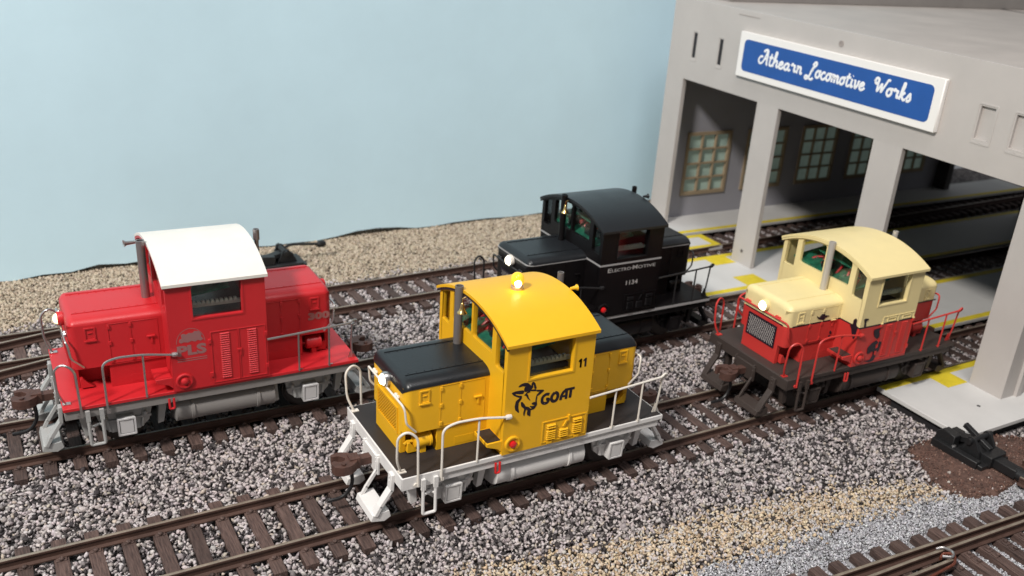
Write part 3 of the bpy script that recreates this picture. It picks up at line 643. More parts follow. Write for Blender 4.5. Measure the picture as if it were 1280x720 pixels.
def locomotive(cfg):
    root = empty('diesel_locomotive', (cfg['x'], cfg['y'], 0.0), cfg['a'])
    tag(root, cfg['label'], 'locomotive', 'small diesel locomotives posed on the tracks')
    up, lo, sp = cfg['upper'], cfg['lower'], cfg.get('split')
    kind = cfg['kind']
    def B(mb, name, m, bevel=0.0, parent=None): return mb.build(name, m, parent or root, bevel=bevel)
    # --- deck and sills
    mb = MB()
    if kind == 'R': mb.box(0.0, 6.62, -1.60, 1.60, 1.31, 1.385)
    else: mb.box(0.03, 6.585, -1.575, 1.575, 1.30, 1.388)
    B(mb, 'deck', cfg['deck'], 0.008)
    mb = MB()
    if kind == 'R': mb.box(0.02, 6.56, -1.555, 1.555, 1.08, 1.309); 
    else:
        for s in (-1, 1):
            mb.box(0.0, 0.92, s * 1.56, s * 1.60, 1.08, 1.38); mb.box(0.92, 6.61, s * 1.55, s * 1.605, 1.27, 1.383); mb.box(0.92, 6.52, s * 1.50, s * 1.56, 1.08, 1.27)
        mb.box(-0.0, 0.05, -1.598, 1.598, 1.08, 1.378); mb.box(6.57, 6.612, -1.598, 1.598, 1.18, 1.378)
        mb.box(0.05, 6.5, -1.5, 1.5, 1.12, 1.298)
    mb.box(-0.06, 0.0, -0.42, 0.42, 0.78, 1.22)
    B(mb, 'side_sill', cfg['sill'], 0.012)
    if kind == 'B':
        mb = MB(); mb.box(2.6, 6.6, -1.612, -1.606, 1.275, 1.355); B(mb, 'sill_stripe', stripe_m)
    # --- hoods
    for fr_, (u0, u1) in ((True, (0.34, CF + 0.02)), (False, (CR_ - 0.02, 6.17))):
        hn = 'hood'
        if sp:
            h = hood_loft(u0, u1, 1.95, sp, fr_).build(hn, lo, root); hood_loft(u0, u1, sp, 3.3, fr_, pr=0.004).build('hood_top', up, h)
            mb = MB()
            for s in (-1, 1): mb.box(u0 + 0.17, u1, s * (HW - 0.01), s * (HW + 0.007), sp - 0.018, sp + 0.018)
            if fr_: mb.box(u0 - 0.007, u0 + 0.02, -HW + 0.17, HW - 0.17, sp - 0.018, sp + 0.018)
            mb.build('paint_line', decal_black, h)
        elif cfg.get('cap'):
            h = hood_loft(u0, u1, 1.95, ZS + 0.001, fr_).build(hn, lo, root); hood_loft(u0, u1, ZS - 0.0, 3.3, fr_, pr=0.010).build('hood_top', cfg['cap'], h)
        else:
            h = hood_loft(u0, u1, 1.95, 3.3, fr_).build(hn, lo, root)
        # raised top panel with rivets
        for s in (-1, 1):
            mb = MB(); a0, a1 = (u0 + 0.14, u1) if fr_ else (u0, u1 - 0.14)
            mb.box(a0, a1, s * (VF - 0.015) - 0.012, s * (VF - 0.015) + 0.012, 3.14, ZF + 0.014 + (0.01 if cfg.get('cap') else 0))
            for k in range(10):
                uu = a0 + (k + 0.5) * (a1 - a0) / 10; mb.lathe([(0.014, 0), (0.010, 0.012)], (uu, s * (VF - 0.07), ZF + (0.008 if cfg.get('cap') else 0)), (0, 0, 1), 6)
            mb.build('top_seam', cfg.get('cap') or up, h)
        # lower body, front skirt, core
        m_ = lambda u: u if fr_ else 6.51 - u
        mb = MB(); mb.box(m_(1.08), CF if fr_ else CR_, -0.88, 0.88, 1.385, 1.96); mb.box(m_(0.34), m_(0.46), -0.68, 0.68, 1.385, 1.96); mb.box(m_(0.44), m_(1.1), -0.42, 0.42, 1.385, 1.96)
        for s in (-1, 1):
            mb.prism([[(m_(0.46), 1.42), (m_(0.74), 1.42), (m_(0.62), 1.52), (m_(0.52), 1.66), (m_(0.46), 1.66)]], ((0, s * 0.74, 0), (1, 0, 0), (0, 0, 1), (0, s, 0)), -0.06, 0.06)
        mb.build('hood_base', lo, h, bevel=0.01)
        for s in (-1, 1): mb = MB(); mb.box(m_(1.50), m_(1.95), s * 0.875, s * 0.885, 1.44, 1.62); mb.build('access_slot', decal_black if kind == 'B' else lo, h)
        # side details: hatch, doors, hinges, handle
        for s in (-1, 1):
            mb = MB()
            F = ((0, s * HW, 0), (1, 0, 0), (0, 0, 1), (0, s, 0)); a, b = sorted((m_(0.65), m_(0.88)))
            mb.prism([rect(a, b, 2.62, 2.93), rect(a + 0.035, b - 0.035, 2.655, 2.895)], F, 0, 0.02); mb.prism([rect(a - 0.01, b + 0.01, 2.60, 2.63)], F, 0, 0.035); mb.prism([rect(a + 0.07, b - 0.07, 2.79, 2.81)], F, 0, 0.018)
            for d0, d1 in ((1.12, 1.58), (1.58, 2.16)):
                a, b = sorted((m_(d0), m_(d1))); mb.prism([rect(a, b, 1.99, 2.955), rect(a + 0.018, b - 0.018, 2.005, 2.94)], F, 0, 0.010)
            for uu in (1.14, 1.58):
                for zz in (2.06, 2.49, 2.88): mb.box(m_(uu) - 0.028, m_(uu) + 0.028, s * HW, s * (HW + 0.028), zz - 0.045, zz + 0.045)
            mb.box(m_(2.0) - 0.02, m_(2.0) + 0.02, s * HW, s * (HW + 0.03), 2.36, 2.54); mb.box(m_(1.95) - 0.05, m_(2.05) + 0.03, s * HW, s * (HW + 0.045), 2.52, 2.555)
            if sp: bisect(mb.build('side_door', [lo, up], h), sp)
            else: mb.build('side_door', lo, h, bevel=0.004)
        # radiator grille
        gm = lo if kind in 'YR' else decal_black
        ug = u0 if fr_ else u1; sgn = -1 if fr_ else 1
        mb = MB(); F = ((ug, 0, 0), (0, 1, 0), (0, 0, 1), (sgn, 0, 0))
        mb.prism([rect(-0.56, 0.56, 1.80, 2.43), rect(-0.52, 0.52, 1.84, 2.39)], F, 0, 0.03)
        if kind in 'YR':
            for k in range(-7, 13):
                y0, z0 = -0.52 + 0.08 * k, 2.39; y1, z1 = y0 + 0.55, 1.84
                if y0 < -0.52: z0 += (y0 + 0.52); y0 = -0.52
                if y1 > 0.52: z1 += y1 - 0.52; y1 = 0.52
                if z0 > z1 + 0.02: mb.tube([(ug + sgn * 0.008, y0, z0), (ug + sgn * 0.008, y1, z1)], 0.017, 4)
            mb.build('grille', gm, h)
        else:
            mb.prism([rect(-0.53, 0.53, 1.83, 2.40)], F, 0.001, 0.006)
            gr_ = mb.build('grille', gm, h); mb = MB()
            for dr in (1,):
                for k in range(-5, 11):
                    y0, z0 = -0.52 + 0.1 * k, 1.84; y1, z1 = y0 + 0.55, 2.39
                    if y0 < -0.52: z0 += -0.52 - y0; y0 = -0.52
                    if y1 > 0.52: z1 -= y1 - 0.52; y1 = 0.52
                    if z1 > z0: mb.tube([(ug + sgn * 0.012, y0, z0), (ug + sgn * 0.012, y1, z1)], 0.008, 4)
                    y0, z0 = -0.52 + 0.1 * k, 2.39; y1, z1 = y0 + 0.55, 1.84
                    if y0 < -0.52: z0 -= -0.52 - y0; y0 = -0.52
                    if y1 > 0.52: z1 += y1 - 0.52; y1 = 0.52
                    if z0 > z1: mb.tube([(ug + sgn * 0.014, y0, z0), (ug + sgn * 0.014, y1, z1)], 0.007, 4)
            mb.build('grille_mesh', cfg['mesh'], gr_)
        # headlight
        mb = MB(); mb.lathe([(0.13, 0), (0.16, 0.02), (0.165, 0.10), (0.15, 0.14), (0.13, 0.14), (0.12, 0.09)], (ug - sgn * 0.02, 0.0, 2.84), (sgn, 0, 0), 20); hl = mb.build('headlight', cfg['lampring'], h)
        mb = MB(); mb.lathe([(0.125, 0), (0.12, 0.05), (0.09, 0.10), (0.02, 0.13)], (ug + sgn * 0.075, 0.0, 2.84), (sgn, 0, 0), 20)
        mb.build('lamp_lens', (lamp_on if kind != 'R' else lamp_warm) if fr_ else mat('lens_off', (0.75, 0.72, 0.65), 0.2), hl)
        # air tanks in the notch
        for s in (-1, 1):
            if fr_ != (kind == 'Y'): continue
            mb = MB(); a, b = (0.60, 0.98) if fr_ else (5.53, 5.91); yy = s * 0.74
            mb.lathe([(0.10, 0), (0.15, 0.02), (0.165, 0.05), (0.165, 0.33), (0.18, 0.335), (0.18, 0.38), (0.15, 0.40)], (a, yy, 1.66), (1, 0, 0), 18)
            mb.box(a + 0.14, a + 0.26, yy - 0.1, yy + 0.1, 1.385, 1.56)
            mb.tube([(a, yy, 1.66), (a - 0.12, yy - s * 0.02, 1.66), (a - 0.2, yy, 1.62)], 0.035, 8)
            mb.build('air_tank', lo, h)
    # --- cab walls
    ru0, ru1 = 2.196, 4.455
    arcu = [(v, roof_z(v) - 0.075) for v in np.linspace(-CV, CV, 25)]
    swin = rect(2.80, 3.87, 3.13, 3.93); fwin = []
    def top(v): return roof_z(v) - 0.17
    for a, b, zb in ((-1.53, -1.12, 3.29), (-0.94, -0.04, 3.50), (0.04, 0.94, 3.50), (1.12, 1.53, 3.29)):
        tp = [(v, top(v)) for v in np.linspace(b, a, 6)]; fwin.append(roundpoly([(a, zb), (b, zb)] + tp, 0.07, 3))
    def wall(mb, zlo, zhi, mi):
        for s in (-1, 1):
            F = ((0, s * CV, 0), (1, 0, 0), (0, 0, 1), (0, -s, 0)); hole = [swin] if zhi > 3.5 else []
            mb.prism([rect(CF, CR_, zlo, zhi)] + hole, F, 0, 0.11, mi)
        for uu, dd in ((CF, 1), (CR_, -1)):
            F = ((uu, 0, 0), (0, 1, 0), (0, 0, 1), (dd, 0, 0))
            if zhi > 3.5: mb.prism([[(-CV + 0.11, zlo), (CV - 0.11, zlo)] + [(v, z) for v, z in arcu[::-1] if abs(v) <= CV - 0.11] + []] + fwin, F, 0, 0.10, mi)
            else: mb.prism([rect(-CV + 0.11, CV - 0.11, zlo, zhi)], F, 0, 0.10, mi)
        return mb
    if sp:
        mb = wall(MB(), 1.386, sp, 0); wall(mb, sp, 3.99, 1); cab = B(mb, 'cab', [lo, up])
        mb = MB()
        for s in (-1, 1): mb.box(CF - 0.006, CR_ + 0.006, s * CV, s * (CV + 0.006), sp - 0.018, sp + 0.018)
        mb.box(CF - 0.006, CF, -CV, CV, sp - 0.018, sp + 0.018); mb.build('paint_line', decal_black, cab)
    else: cab = B(wall(MB(), 1.386, 3.99, 0), 'cab', up if kind != 'R' else lo)
    cabm = up if kind != 'R' else lo
    # window reveals and panes
    for s in (-1, 1):
        mb = MB(); mb.prism([rect(2.76, 3.91, 3.09, 3.95), rect(2.80, 3.87, 3.13, 3.93)], ((0, s * CV, 0), (1, 0, 0), (0, 0, 1), (0, s, 0)), 0, 0.014)
        mb.build('window_frame', cabm, cab); mb = MB(); mb.box(2.78, 3.89, s * (CV - 0.085), s * (CV - 0.095), 3.11, 3.95); mb.build('window', glass, cab)
    for uu, dd in ((CF, 1), (CR_, -1)):
        for w in fwin:
            mb = MB(); c = (sum(p[0] for p in w) / len(w), sum(p[1] for p in w) / len(w)); ww = [(c[0] + (p[0] - c[0]) * 1.03, c[1] + (p[1] - c[1]) * 1.03) for p in w]
            mb.prism([ww], ((uu, 0, 0), (0, 1, 0), (0, 0, 1), (dd, 0, 0)), 0.055, 0.065); mb.build('window', glass, cab)
    # roof
    NR = 28; vv = [(-1.72 + 3.44 * i / NR) for i in range(NR + 1)]
    outer = [(v, roof_z(v)) for v in vv]; inner = [(v, roof_z(v) - 0.07) for v in vv[::-1]]
    mb = MB(); mb.prism([outer + inner], ((ru0, 0, 0), (0, 1, 0), (0, 0, 1), (1, 0, 0)), 0, ru1 - ru0); roof = mb.build('roof', cfg['roof'], root, bevel=0.012, angle=45)
    mb = MB(); outer = [(v * 0.985, roof_z(v) - 0.071) for v in vv]; inner = [(v * 0.985, roof_z(v) - 0.12) for v in vv[::-1]]
    mb.prism([outer + inner], ((ru0 + 0.005, 0, 0), (0, 1, 0), (0, 0, 1), (1, 0, 0)), 0, 0.055); mb.build('roof_trim', cfg['trim'], roof)
    # cab side relief
    mb = MB()
    def louvers(mb, s, a, b, z0, z1, n_, th=0.045):
        for k in range(n_):
            zz = z0 + (k + 0.5) * (z1 - z0) / n_; h_ = (z1 - z0) / n_ * 0.30
            mb.add([(a, s * CV, zz - h_), (b, s * CV, zz - h_), (b, s * CV, zz + h_), (a, s * CV, zz + h_), (a + 0.01, s * (CV + th), zz - h_ * 0.8), (b - 0.01, s * (CV + th), zz - h_ * 0.8), (b - 0.01, s * (CV + th * 0.5), zz + h_ * 0.6), (a + 0.01, s * (CV + th * 0.5), zz + h_ * 0.6)],
                   [(0, 3, 2, 1), (4, 5, 6, 7), (0, 1, 5, 4), (1, 2, 6, 5), (2, 3, 7, 6), (3, 0, 4, 7)])
    for s in (-1, 1):
        mb = MB(); F = ((0, s * CV, 0), (1, 0, 0), (0, 0, 1), (0, s, 0))
        if kind in 'YB':
            mb.prism([rect(3.22, 4.36, 1.45, 1.99), rect(3.255, 4.325, 1.48, 1.96)], F, 0, 0.016)
            for a, b, z0, z1, n_ in ((3.33, 3.56, 1.52, 1.76, 5), (3.33, 3.56, 1.80, 1.91, 2), (3.66, 3.89, 1.52, 1.73, 4), (4.0, 4.24, 1.54, 1.78, 5), (4.0, 4.24, 1.82, 1.92, 2)): louvers(mb, s, a, b, z0, z1, n_, 0.055)
            mb.obox((3.80, s * (CV + 0.02), 1.84), (0.04, 0, 0.07), (0, 0.015, 0), (0.02, 0, -0.012)); mb.box(3.86, 3.91, s * CV, s * (CV + 0.04), 1.90, 2.04)
            for uu in (3.42, 4.12): mb.box(uu - 0.06, uu + 0.06, s * CV, s * (CV + 0.035), 1.42, 1.47)
        else:
            for a, b in ((3.13, 3.735), (3.745, 4.36)):
                mb.prism([rect(a, b, 1.45, 2.75), rect(a + 0.022, b - 0.022, 1.472, 2.728)], F, 0, 0.014)
            zt = 2.50 if kind == 'C' else 2.70; nl = 18 if kind == 'C' else 21
            louvers(mb, s, 3.33, 3.55, 1.54, zt, nl, 0.028); louvers(mb, s, 3.94, 4.16, 1.54, zt, nl, 0.028)
            if kind == 'C':
                for a in (3.30, 3.90): mb.prism([rect(a, a + 0.34, 2.585, 2.70), rect(a + 0.03, a + 0.31, 2.61, 2.68)], F, 0, 0.02)
            for uu in (3.10, 4.36):
                for zz in (1.68, 2.52): mb.box(uu - 0.03, uu + 0.035, s * CV, s * (CV + 0.035), zz - 0.055, zz + 0.055)
            mb.box(3.70, 3.80, s * CV, s * (CV + 0.035), 2.19, 2.24); mb.box(3.76, 3.79, s * CV, s * (CV + 0.03), 2.06, 2.22)
        if sp: bisect(mb.build('cab_door', [lo, up], cab), sp)
        else: mb.build('cab_door' if kind in 'RC' else 'louver_panel', cabm, cab, bevel=0.003)
    for s in (-1, 1):
        mb = MB(); mb.lathe([(0.19, 0), (0.19, 0.03), (0.17, 0.045), (0.145, 0.045), (0.13, 0.015), (0.0, 0.014)], (2.50, s * CV, 1.63), (0, s, 0), 28); mk = mb.build('marker_ring', lo, cab)
        mb = MB(); mb.lathe([(0.085, 0), (0.08, 0.05), (0.05, 0.075), (0.02, 0.08)], (2.50, s * (CV + 0.014), 1.63), (0, s, 0), 18); mb.build('marker_lens', redlens if kind in 'YB' else lo, mk)
    # step box in front of the cab
    mb = MB(); s = -1
    mb.prism([[(1.9, 1.74), (CF, 1.74), (CF, 1.46), (2.16, 1.56), (1.9, 1.66)]], ((0, -1.62, 0), (1, 0, 0), (0, 0, 1), (0, 1, 0)), 0, 0.60); st_ = B(mb, 'cab_step', lo, 0.008)
    mb = MB(); mb.box(1.92, 2.24, -1.58, -1.06, 1.74, 1.752); mb.build('tread', cfg['deck'], st_)
    mb = MB(); mb.tube(smooth_path([(2.14, -1.62, 1.22), (2.14, -1.63, 0.97), (2.24, -1.63, 0.97), (2.24, -1.62, 1.22)], 0.03), 0.028, 8); B(mb, 'brake_handle', cfg['handle'])
    # --- interior
    mb = MB(); mb.obox((3.05, 0.1, 3.56), (0.70, 0, 0.09), (0, 1.15, 0.10), (-0.003, -0.003, 0.03)); mb.obox((3.15, -0.1, 3.90), (0.5, 0, 0.03), (0, 0.75, 0.05), (0, 0, 0.025)); ib = mb.build('circuit_board', pcb, cab)
    mb = MB()
    for k in range(17): mb.box(*sum([[a, a + w] for a, w in ((random.uniform(2.5, 3.6), random.uniform(0.1, 0.2)), (random.uniform(-0.9, 0.8), random.uniform(0.1, 0.25)))], []), 3.5, 3.64 + random.random() * 0.08)
    mb.build('component', [chip], ib)['kind'] = 'stuff'
    mb = MB()
    for k in range(22):
        a, b = random.uniform(2.4, 3.6), random.uniform(-0.9, 1.0); mb.box(a, a + 0.06, b, b + 0.05, 3.5, 3.57 + 0.13 * (a - 2.4) + 0.09 * b)
    mb.build('solder_joint', [solder], ib)['kind'] = 'stuff'
    mb = MB()
    for k in range(7):
        a, b = random.uniform(2.45, 2.7), random.uniform(-1.3, 0.9); mb.tube(smooth_path([(a, b, 2.6), (a + random.uniform(-.1, .1), b + random.uniform(-.2, .2), 3.2), (a + 0.2, b + random.uniform(-.2, .2), 3.62), (3.1, b * 0.5, 3.75)], 0.2), 0.035, 6)
    mb.build('wire', [cfg.get('wires', wirered)], ib)
    mb = MB(); mb.box(2.42, 4.25, -1.2, 1.2, 1.45, 2.9); mb.build('motor_block', chip, cab)
    mb = MB(); mb.box(2.75, 3.95, -1.40, -1.32, 3.28, 3.36, 0)
    for k in range(10): mb.box(2.85 + 0.1 * k, 2.91 + 0.1 * k, -1.44, -1.36, 3.36, 3.43, 0)
    mb.build('circuit_edge', mat('pale_circuit', (0.28, 0.32, 0.28), 0.5), ib)
    # --- stack, bell, beacon, horn, pipe
    su, sy = cfg['stack']; mb = MB(); mb.lathe([(0.095, 0), (0.095, 1.42), (0.07, 1.42), (0.07, 1.3)], (su, sy, 3.10), (0, 0, 1), 18); B(mb, 'exhaust_stack', cfg['stackm'])
    mb = MB(); mb.lathe([(0.075, 0), (0.075, 0.26), (0.05, 0.26), (0.05, 0.2)], (4.62, -cfg.get('pipev', 0.1), 4.30), (0, 0, 1), 14); mb.cyl((4.62, -cfg.get('pipev', 0.1), 2.9), (4.62, -cfg.get('pipev', 0.1), 4.31), 0.05, 10); B(mb, 'vent_pipe', cfg['pipem'])
    if kind in 'YB':
        mb = MB(); mb.lathe([(0.02, 0), (0.035, 0.02), (0.045, 0.10), (0.07, 0.18), (0.105, 0.215), (0.11, 0.235), (0.09, 0.235)], (2.02, 0.03, 4.30), (0, 0, -1), 18)
        mb.tube([(2.02, 0.03, 4.30), (2.02, 0.03, 4.40), (2.10, 0.03, 4.42)], 0.015, 6); B(mb, 'bell', brass)
    if kind in 'YBR':
        hu, hs = (4.45, 1) if kind != 'R' else (2.25, -1)
        hy, hz = (-0.42, 4.50) if kind != 'R' else (0.22, 4.32)
        if kind == 'R': mb = MB(); mb.lathe([(0.03, 0), (0.035, 0.12), (0.05, 0.34), (0.085, 0.40), (0.08, 0.40), (0.04, 0.36)], (2.2, 0.5, 4.28), (-1, -0.1, 0.0), 14); B(mb, 'horn', steel)
        else: mb = MB(); mb.lathe([(0.03, 0), (0.045, 0.12), (0.075, 0.17), (0.07, 0.17)], (4.42, -0.45, 4.48), (1, 0, 0), 14); B(mb, 'horn', cfg['roof'])
    if kind == 'Y':
        mb = MB(); mb.lathe([(0.14, 0), (0.14, 0.09), (0.12, 0.095), (0.12, 0.14)], (3.32, 0, 4.43), (0, 0, 1), 20)
        for k in range(14):
            w = 2 * math.pi * k / 14; mb.obox((3.32 + 0.132 * math.cos(w), 0.132 * math.sin(w), 4.475), (0.008 * math.cos(w), 0.008 * math.sin(w), 0), (-0.012 * math.sin(w), 0.012 * math.cos(w), 0), (0, 0, 0.035))
        bc = B(mb, 'beacon_base', mat('beacon_silver', (0.55, 0.45, 0.38), 0.3, 0.6)); mb = MB()
        mb.lathe([(0.115, 0), (0.145, 0.05), (0.15, 0.13), (0.13, 0.21), (0.08, 0.26), (0.02, 0.28)], (3.32, 0, 4.56), (0, 0, 1), 20)
        am = mat('amber_dome', (1.0, 0.55, 0.03), 0.08, emit=(1.0, 0.5, 0.03), estr=0.55); mb.build('beacon_dome', am, bc)
        mb = MB(); mb.lathe([(0.06, 0), (0.08, 0.05), (0.07, 0.09), (0.03, 0.13)], (3.27, -0.105, 4.575), (0.0, -0.25, 1), 12); mb.build('bulb', mat('bulb_glow', (1, 1, 1), 0.3, emit=(1.0, 0.85, 0.45), estr=14), bc)
    # --- handrails
    rm = cfg['rail']; rr = 0.027
    for e_ in (0, 1):
        X = (lambda u: u) if e_ == 0 else (lambda u: 6.51 - u)
        mb = MB()
        mb.tube(smooth_path([(X(0.56), 0.98, 2.02), (X(0.33), 1.02, 2.28), (X(0.30), 1.0, 2.60), (X(0.27), 0.95, 2.69), (X(0.27), -0.95, 2.69), (X(0.30), -1.0, 2.60), (X(0.33), -1.02, 2.28), (X(0.56), -0.98, 2.02)], 0.07), rr * 0.9, 8)
        for s in (-1, 1):
            for dy in (0.0, 0.1): mb.lathe([(0.045, 0), (0.055, 0.03), (0.045, 0.06)], (X(0.34), s * 0.60 + dy, 2.70 + 0.02 * dy), (-1 if e_ == 0 else 1, 0, 0), 10)
        hr = B(mb, 'end_handrail', rm)
    for s in (-1, 1):
        mb = MB()
        mb.tube(smooth_path([(0.08, s * 1.36, 1.39), (-0.05, s * 1.45, 1.72), (-0.06, s * 1.50, 2.32), (0.12, s * 1.56, 2.46), (0.33, s * 1.615, 2.30), (0.35, s * 1.62, 1.13)], 0.16), rr, 8)
        mb.box(0.02, 0.18, s * 1.30, s * 1.42, 1.388, 1.41); mb.lathe([(0.045, 0), (0.045, 0.03)], (0.30, s * 1.60, 1.17), (0, s, 0), 8); B(mb, 'corner_grab_iron', rm)
        mb = MB()
        mb.tube(smooth_path([(0.87, s * 1.62, 1.15), (0.87, s * 1.62, 2.36), (1.15, s * 1.62, 2.45), (1.70, s * 1.64, 2.44), (2.30, s * 1.69, 2.35)], 0.2, 7), rr, 8)
        mb.tube([(1.69, s * 1.60, 1.36), (1.69, s * 1.62, 2.44)], rr * 0.9, 8); mb.lathe([(0.05, 0), (0.06, 0.05), (0.05, 0.12)], (2.28, s * 1.69, 2.35), (1, 0, 0), 10); mb.box(0.84, 0.92, s * 1.60, s * 1.64, 1.13, 1.2)
        B(mb, 'side_handrail', rm)
        mb = MB()
        mb.tube(smooth_path([(4.38, s * 1.69, 2.37), (5.1, s * 1.63, 2.37), (6.42, s * 1.60, 2.43), (6.50, s * 1.59, 2.50), (6.60, s * 1.57, 2.46), (6.55, s * 1.55, 2.38), (6.46, s * 1.52, 2.36)], 0.05), rr, 8)
        for uu in (5.13, 5.87): mb.tube([(uu, s * 1.60, 1.36), (uu, s * 1.62, 2.39)], rr * 0.9, 8); mb.box(uu - 0.03, uu + 0.09, s * 1.56, s * 1.60, 1.386, 1.40)
        mb.tube(smooth_path([(6.48, s * 1.55, 2.38), (6.47, s * 1.50, 1.75), (6.52, s * 1.40, 1.39)], 0.1), rr * 0.9, 8); mb.prism([[(6.42, 1.39), (6.62, 1.39), (6.50, 1.62)]], ((0, s * 1.40, 0), (1, 0, 0), (0, 0, 1), (0, s, 0)), -0.015, 0.015)
        B(mb, 'side_handrail', rm)
        # steps
        mb = MB(); mb.tube(smooth_path([(0.46, s * 1.63, 1.28), (0.46, s * 1.64, 0.42), (0.74, s * 1.64, 0.42), (0.74, s * 1.63, 1.28)], 0.04), 0.036, 8); mb.tube([(0.46, s * 1.63, 0.86), (0.55, s * 1.52, 0.82), (0.68, s * 1.52, 0.86), (0.74, s * 1.63, 0.88)], 0.03, 6)
        for uu in (0.46, 0.74): mb.box(uu - 0.045, uu + 0.045, s * 1.60, s * 1.665, 1.02, 1.28)
        B(mb, 'step', cfg['stepm'])
    # --- end platforms, couplers
    und = cfg['under']
    for e_ in (0, 1):
        X = (lambda u: u) if e_ == 0 else (lambda u: 6.60 - u); dx = 1 if e_ == 0 else -1
        for s in (-1, 1):
            mb = MB()
            # tread block
            mb.prism([[(X(-0.50), 0.22), (X(-0.46), 0.36), (X(-0.10), 0.40), (X(-0.06), 0.24), (X(-0.2), 0.16)]], ((0, s * 0.28, 0), (1, 0, 0), (0, 0, 1), (0, s, 0)), 0, 0.92)
            for v0, w_ in ((1.04, 0.19), (0.34, 0.06)):
                for (a, za), (b, zb) in (((-0.03, 1.26), (-0.05, 0.86)), ((-0.05, 0.90), (-0.30, 0.52)), ((-0.28, 0.56), (-0.40, 0.33))):
                    p = Vector((X(a), s * (v0 + w_ / 2), za)); q = Vector((X(b), s * (v0 + w_ / 2), zb)); d = (q - p); nn = Vector((d.z, 0, -d.x)).normalized()
                    mb.obox((p + q) / 2, d / 2, (0, w_ / 2, 0), nn * 0.04)
                for zz in (1.2, 1.1): mb.lathe([(0.025, 0), (0.02, 0.02)], (X(-0.07), s * (v0 + w_ / 2), zz), (-dx, 0, 0), 8)
            B(mb, 'footboard', cfg['sill'] if kind in 'YC' else cfg['foot'], 0.015)
        mb = MB(); mb.obox((X(-0.16), 0, 0.98), (0.32, 0, 0), (0, 0.10, 0), (0, 0, 0.085))
        c0 = X(-0.52)
        cp_ = [(0.14, -0.10), (0.14, 0.10), (0.02, 0.24), (-0.16, 0.32), (-0.34, 0.27), (-0.33, 0.18), (-0.18, 0.17), (-0.08, 0.04), (-0.12, -0.06), (-0.24, -0.07), (-0.33, 0.03), (-0.42, -0.03), (-0.40, -0.22), (-0.26, -0.32), (-0.06, -0.31), (0.08, -0.20)]
        mb.prism([roundpoly([(c0 + dx * a, b * 1.0) for a, b in cp_], 0.04)], ((0, 0, 0.88), (1, 0, 0), (0, 1, 0), (0, 0, 1)), 0, 0.21)
        mb.box(c0 - dx * 0.02, c0 + dx * 0.2, -0.13, 0.13, 0.86, 1.12)
        mb.cyl((c0 - dx * 0.20, -0.20, 0.83), (c0 - dx * 0.20, -0.20, 1.13), 0.05, 10); cpl = B(mb, 'coupler', rust, 0.012)
        mb = MB(); mb.tube(smooth_path([(c0 + dx * 0.02, 0.0 - 0.02, 0.86), (c0 + dx * 0.05, -0.06, 0.45), (c0 - dx * 0.15, -0.05, 0.16), (c0 - dx * 0.5, 0.0, 0.13)], 0.25, 7), 0.042, 8); mb.build('trip_pin', rubber, cpl)
    # --- underframe
    mb = MB()
    rings = []
    for uu, k in ((2.26, 0.90), (2.30, 1.0), (2.62, 1.0), (2.63, 1.02), (2.70, 1.02), (2.71, 1.0), (4.12, 1.0), (4.13, 1.02), (4.20, 1.02), (4.21, 1.0), (4.56, 1.0), (4.60, 0.90)):
        rg = [(uu, 1.38 * k if 0 else 0, 0)] and []
        for i in range(28):
            w = 2 * math.pi * i / 28; cc, ss = math.cos(w), math.sin(w); q = 0.55
            rg.append((uu, 1.47 * k * math.copysign(abs(cc) ** q, cc), 0.72 + 0.42 * k * math.copysign(abs(ss) ** 0.75, ss)))
        rings.append(rg)
    mb.sect(rings); B(mb, 'fuel_tank', cfg['tank'])
    for uc in (1.22, 5.42):
        for s in (-1, 1):
            mb = MB(); mb.prism([[(uc - 0.62, 1.10), (uc + 0.62, 1.10), (uc + 0.50, 0.62), (uc + 0.30, 0.44), (uc - 0.30, 0.44), (uc - 0.50, 0.62)]], ((0, s * 1.22, 0), (1, 0, 0), (0, 0, 1), (0, s, 0)), 0, 0.08)
            mb.box(uc - 0.55, uc + 0.55, s * 1.30, s * 1.34, 0.72, 0.78)
            for d_ in (-0.42, 0.42): mb.lathe([(0.05, 0), (0.06, 0.05), (0.03, 0.09)], (uc + d_, s * 1.32, 0.84), (0, s, 0), 8); mb.tube([(uc + d_, s * 1.27, 1.05), (uc + d_ * 0.8, s * 1.33, 0.5)], 0.04, 6)
            for d_ in (-0.85, 0.85): mb.prism([[(uc + d_ - 0.1, 1.1), (uc + d_ + 0.1, 1.1), (uc + d_ * 0.9 + 0.05, 0.45), (uc + d_ * 0.9 - 0.08, 0.42)]], ((0, s * 1.05, 0), (1, 0, 0), (0, 0, 1), (0, s, 0)), 0, 0.18)
            tk = B(mb, 'truck_frame', und, 0.012)
            mb = MB(); mb.obox((uc, s * 1.36, 0.64), (0.185, 0, 0), (0, 0.12, 0.0), (0, s * 0.02, 0.235)); jb = mb.build('journal_box', cfg['jbox'], tk, bevel=0.02)
            mb = MB(); O_ = Vector((uc, s * 1.482, 0.65)); Tv = Vector((0, s * 0.085, 0.996)); Nv = Vector((0, s * 0.996, -s * 0.085 * s))
            mb.prism([rect(-0.195, 0.195, -0.23, 0.23, 0.02), rect(-0.155, 0.155, -0.19, 0.19)], (O_, (1, 0, 0), Tv, Nv), 0, 0.035); mb.prism([rect(-0.135, 0.135, -0.17, 0.17)], (O_, (1, 0, 0), Tv, Nv), 0, 0.025); mb.box(uc - 0.08, uc + 0.08, s * 1.50, s * 1.54, 0.84, 0.88)
            mb.build('journal_lid', cfg['jlid'], jb, bevel=0.006)
        mb = MB()
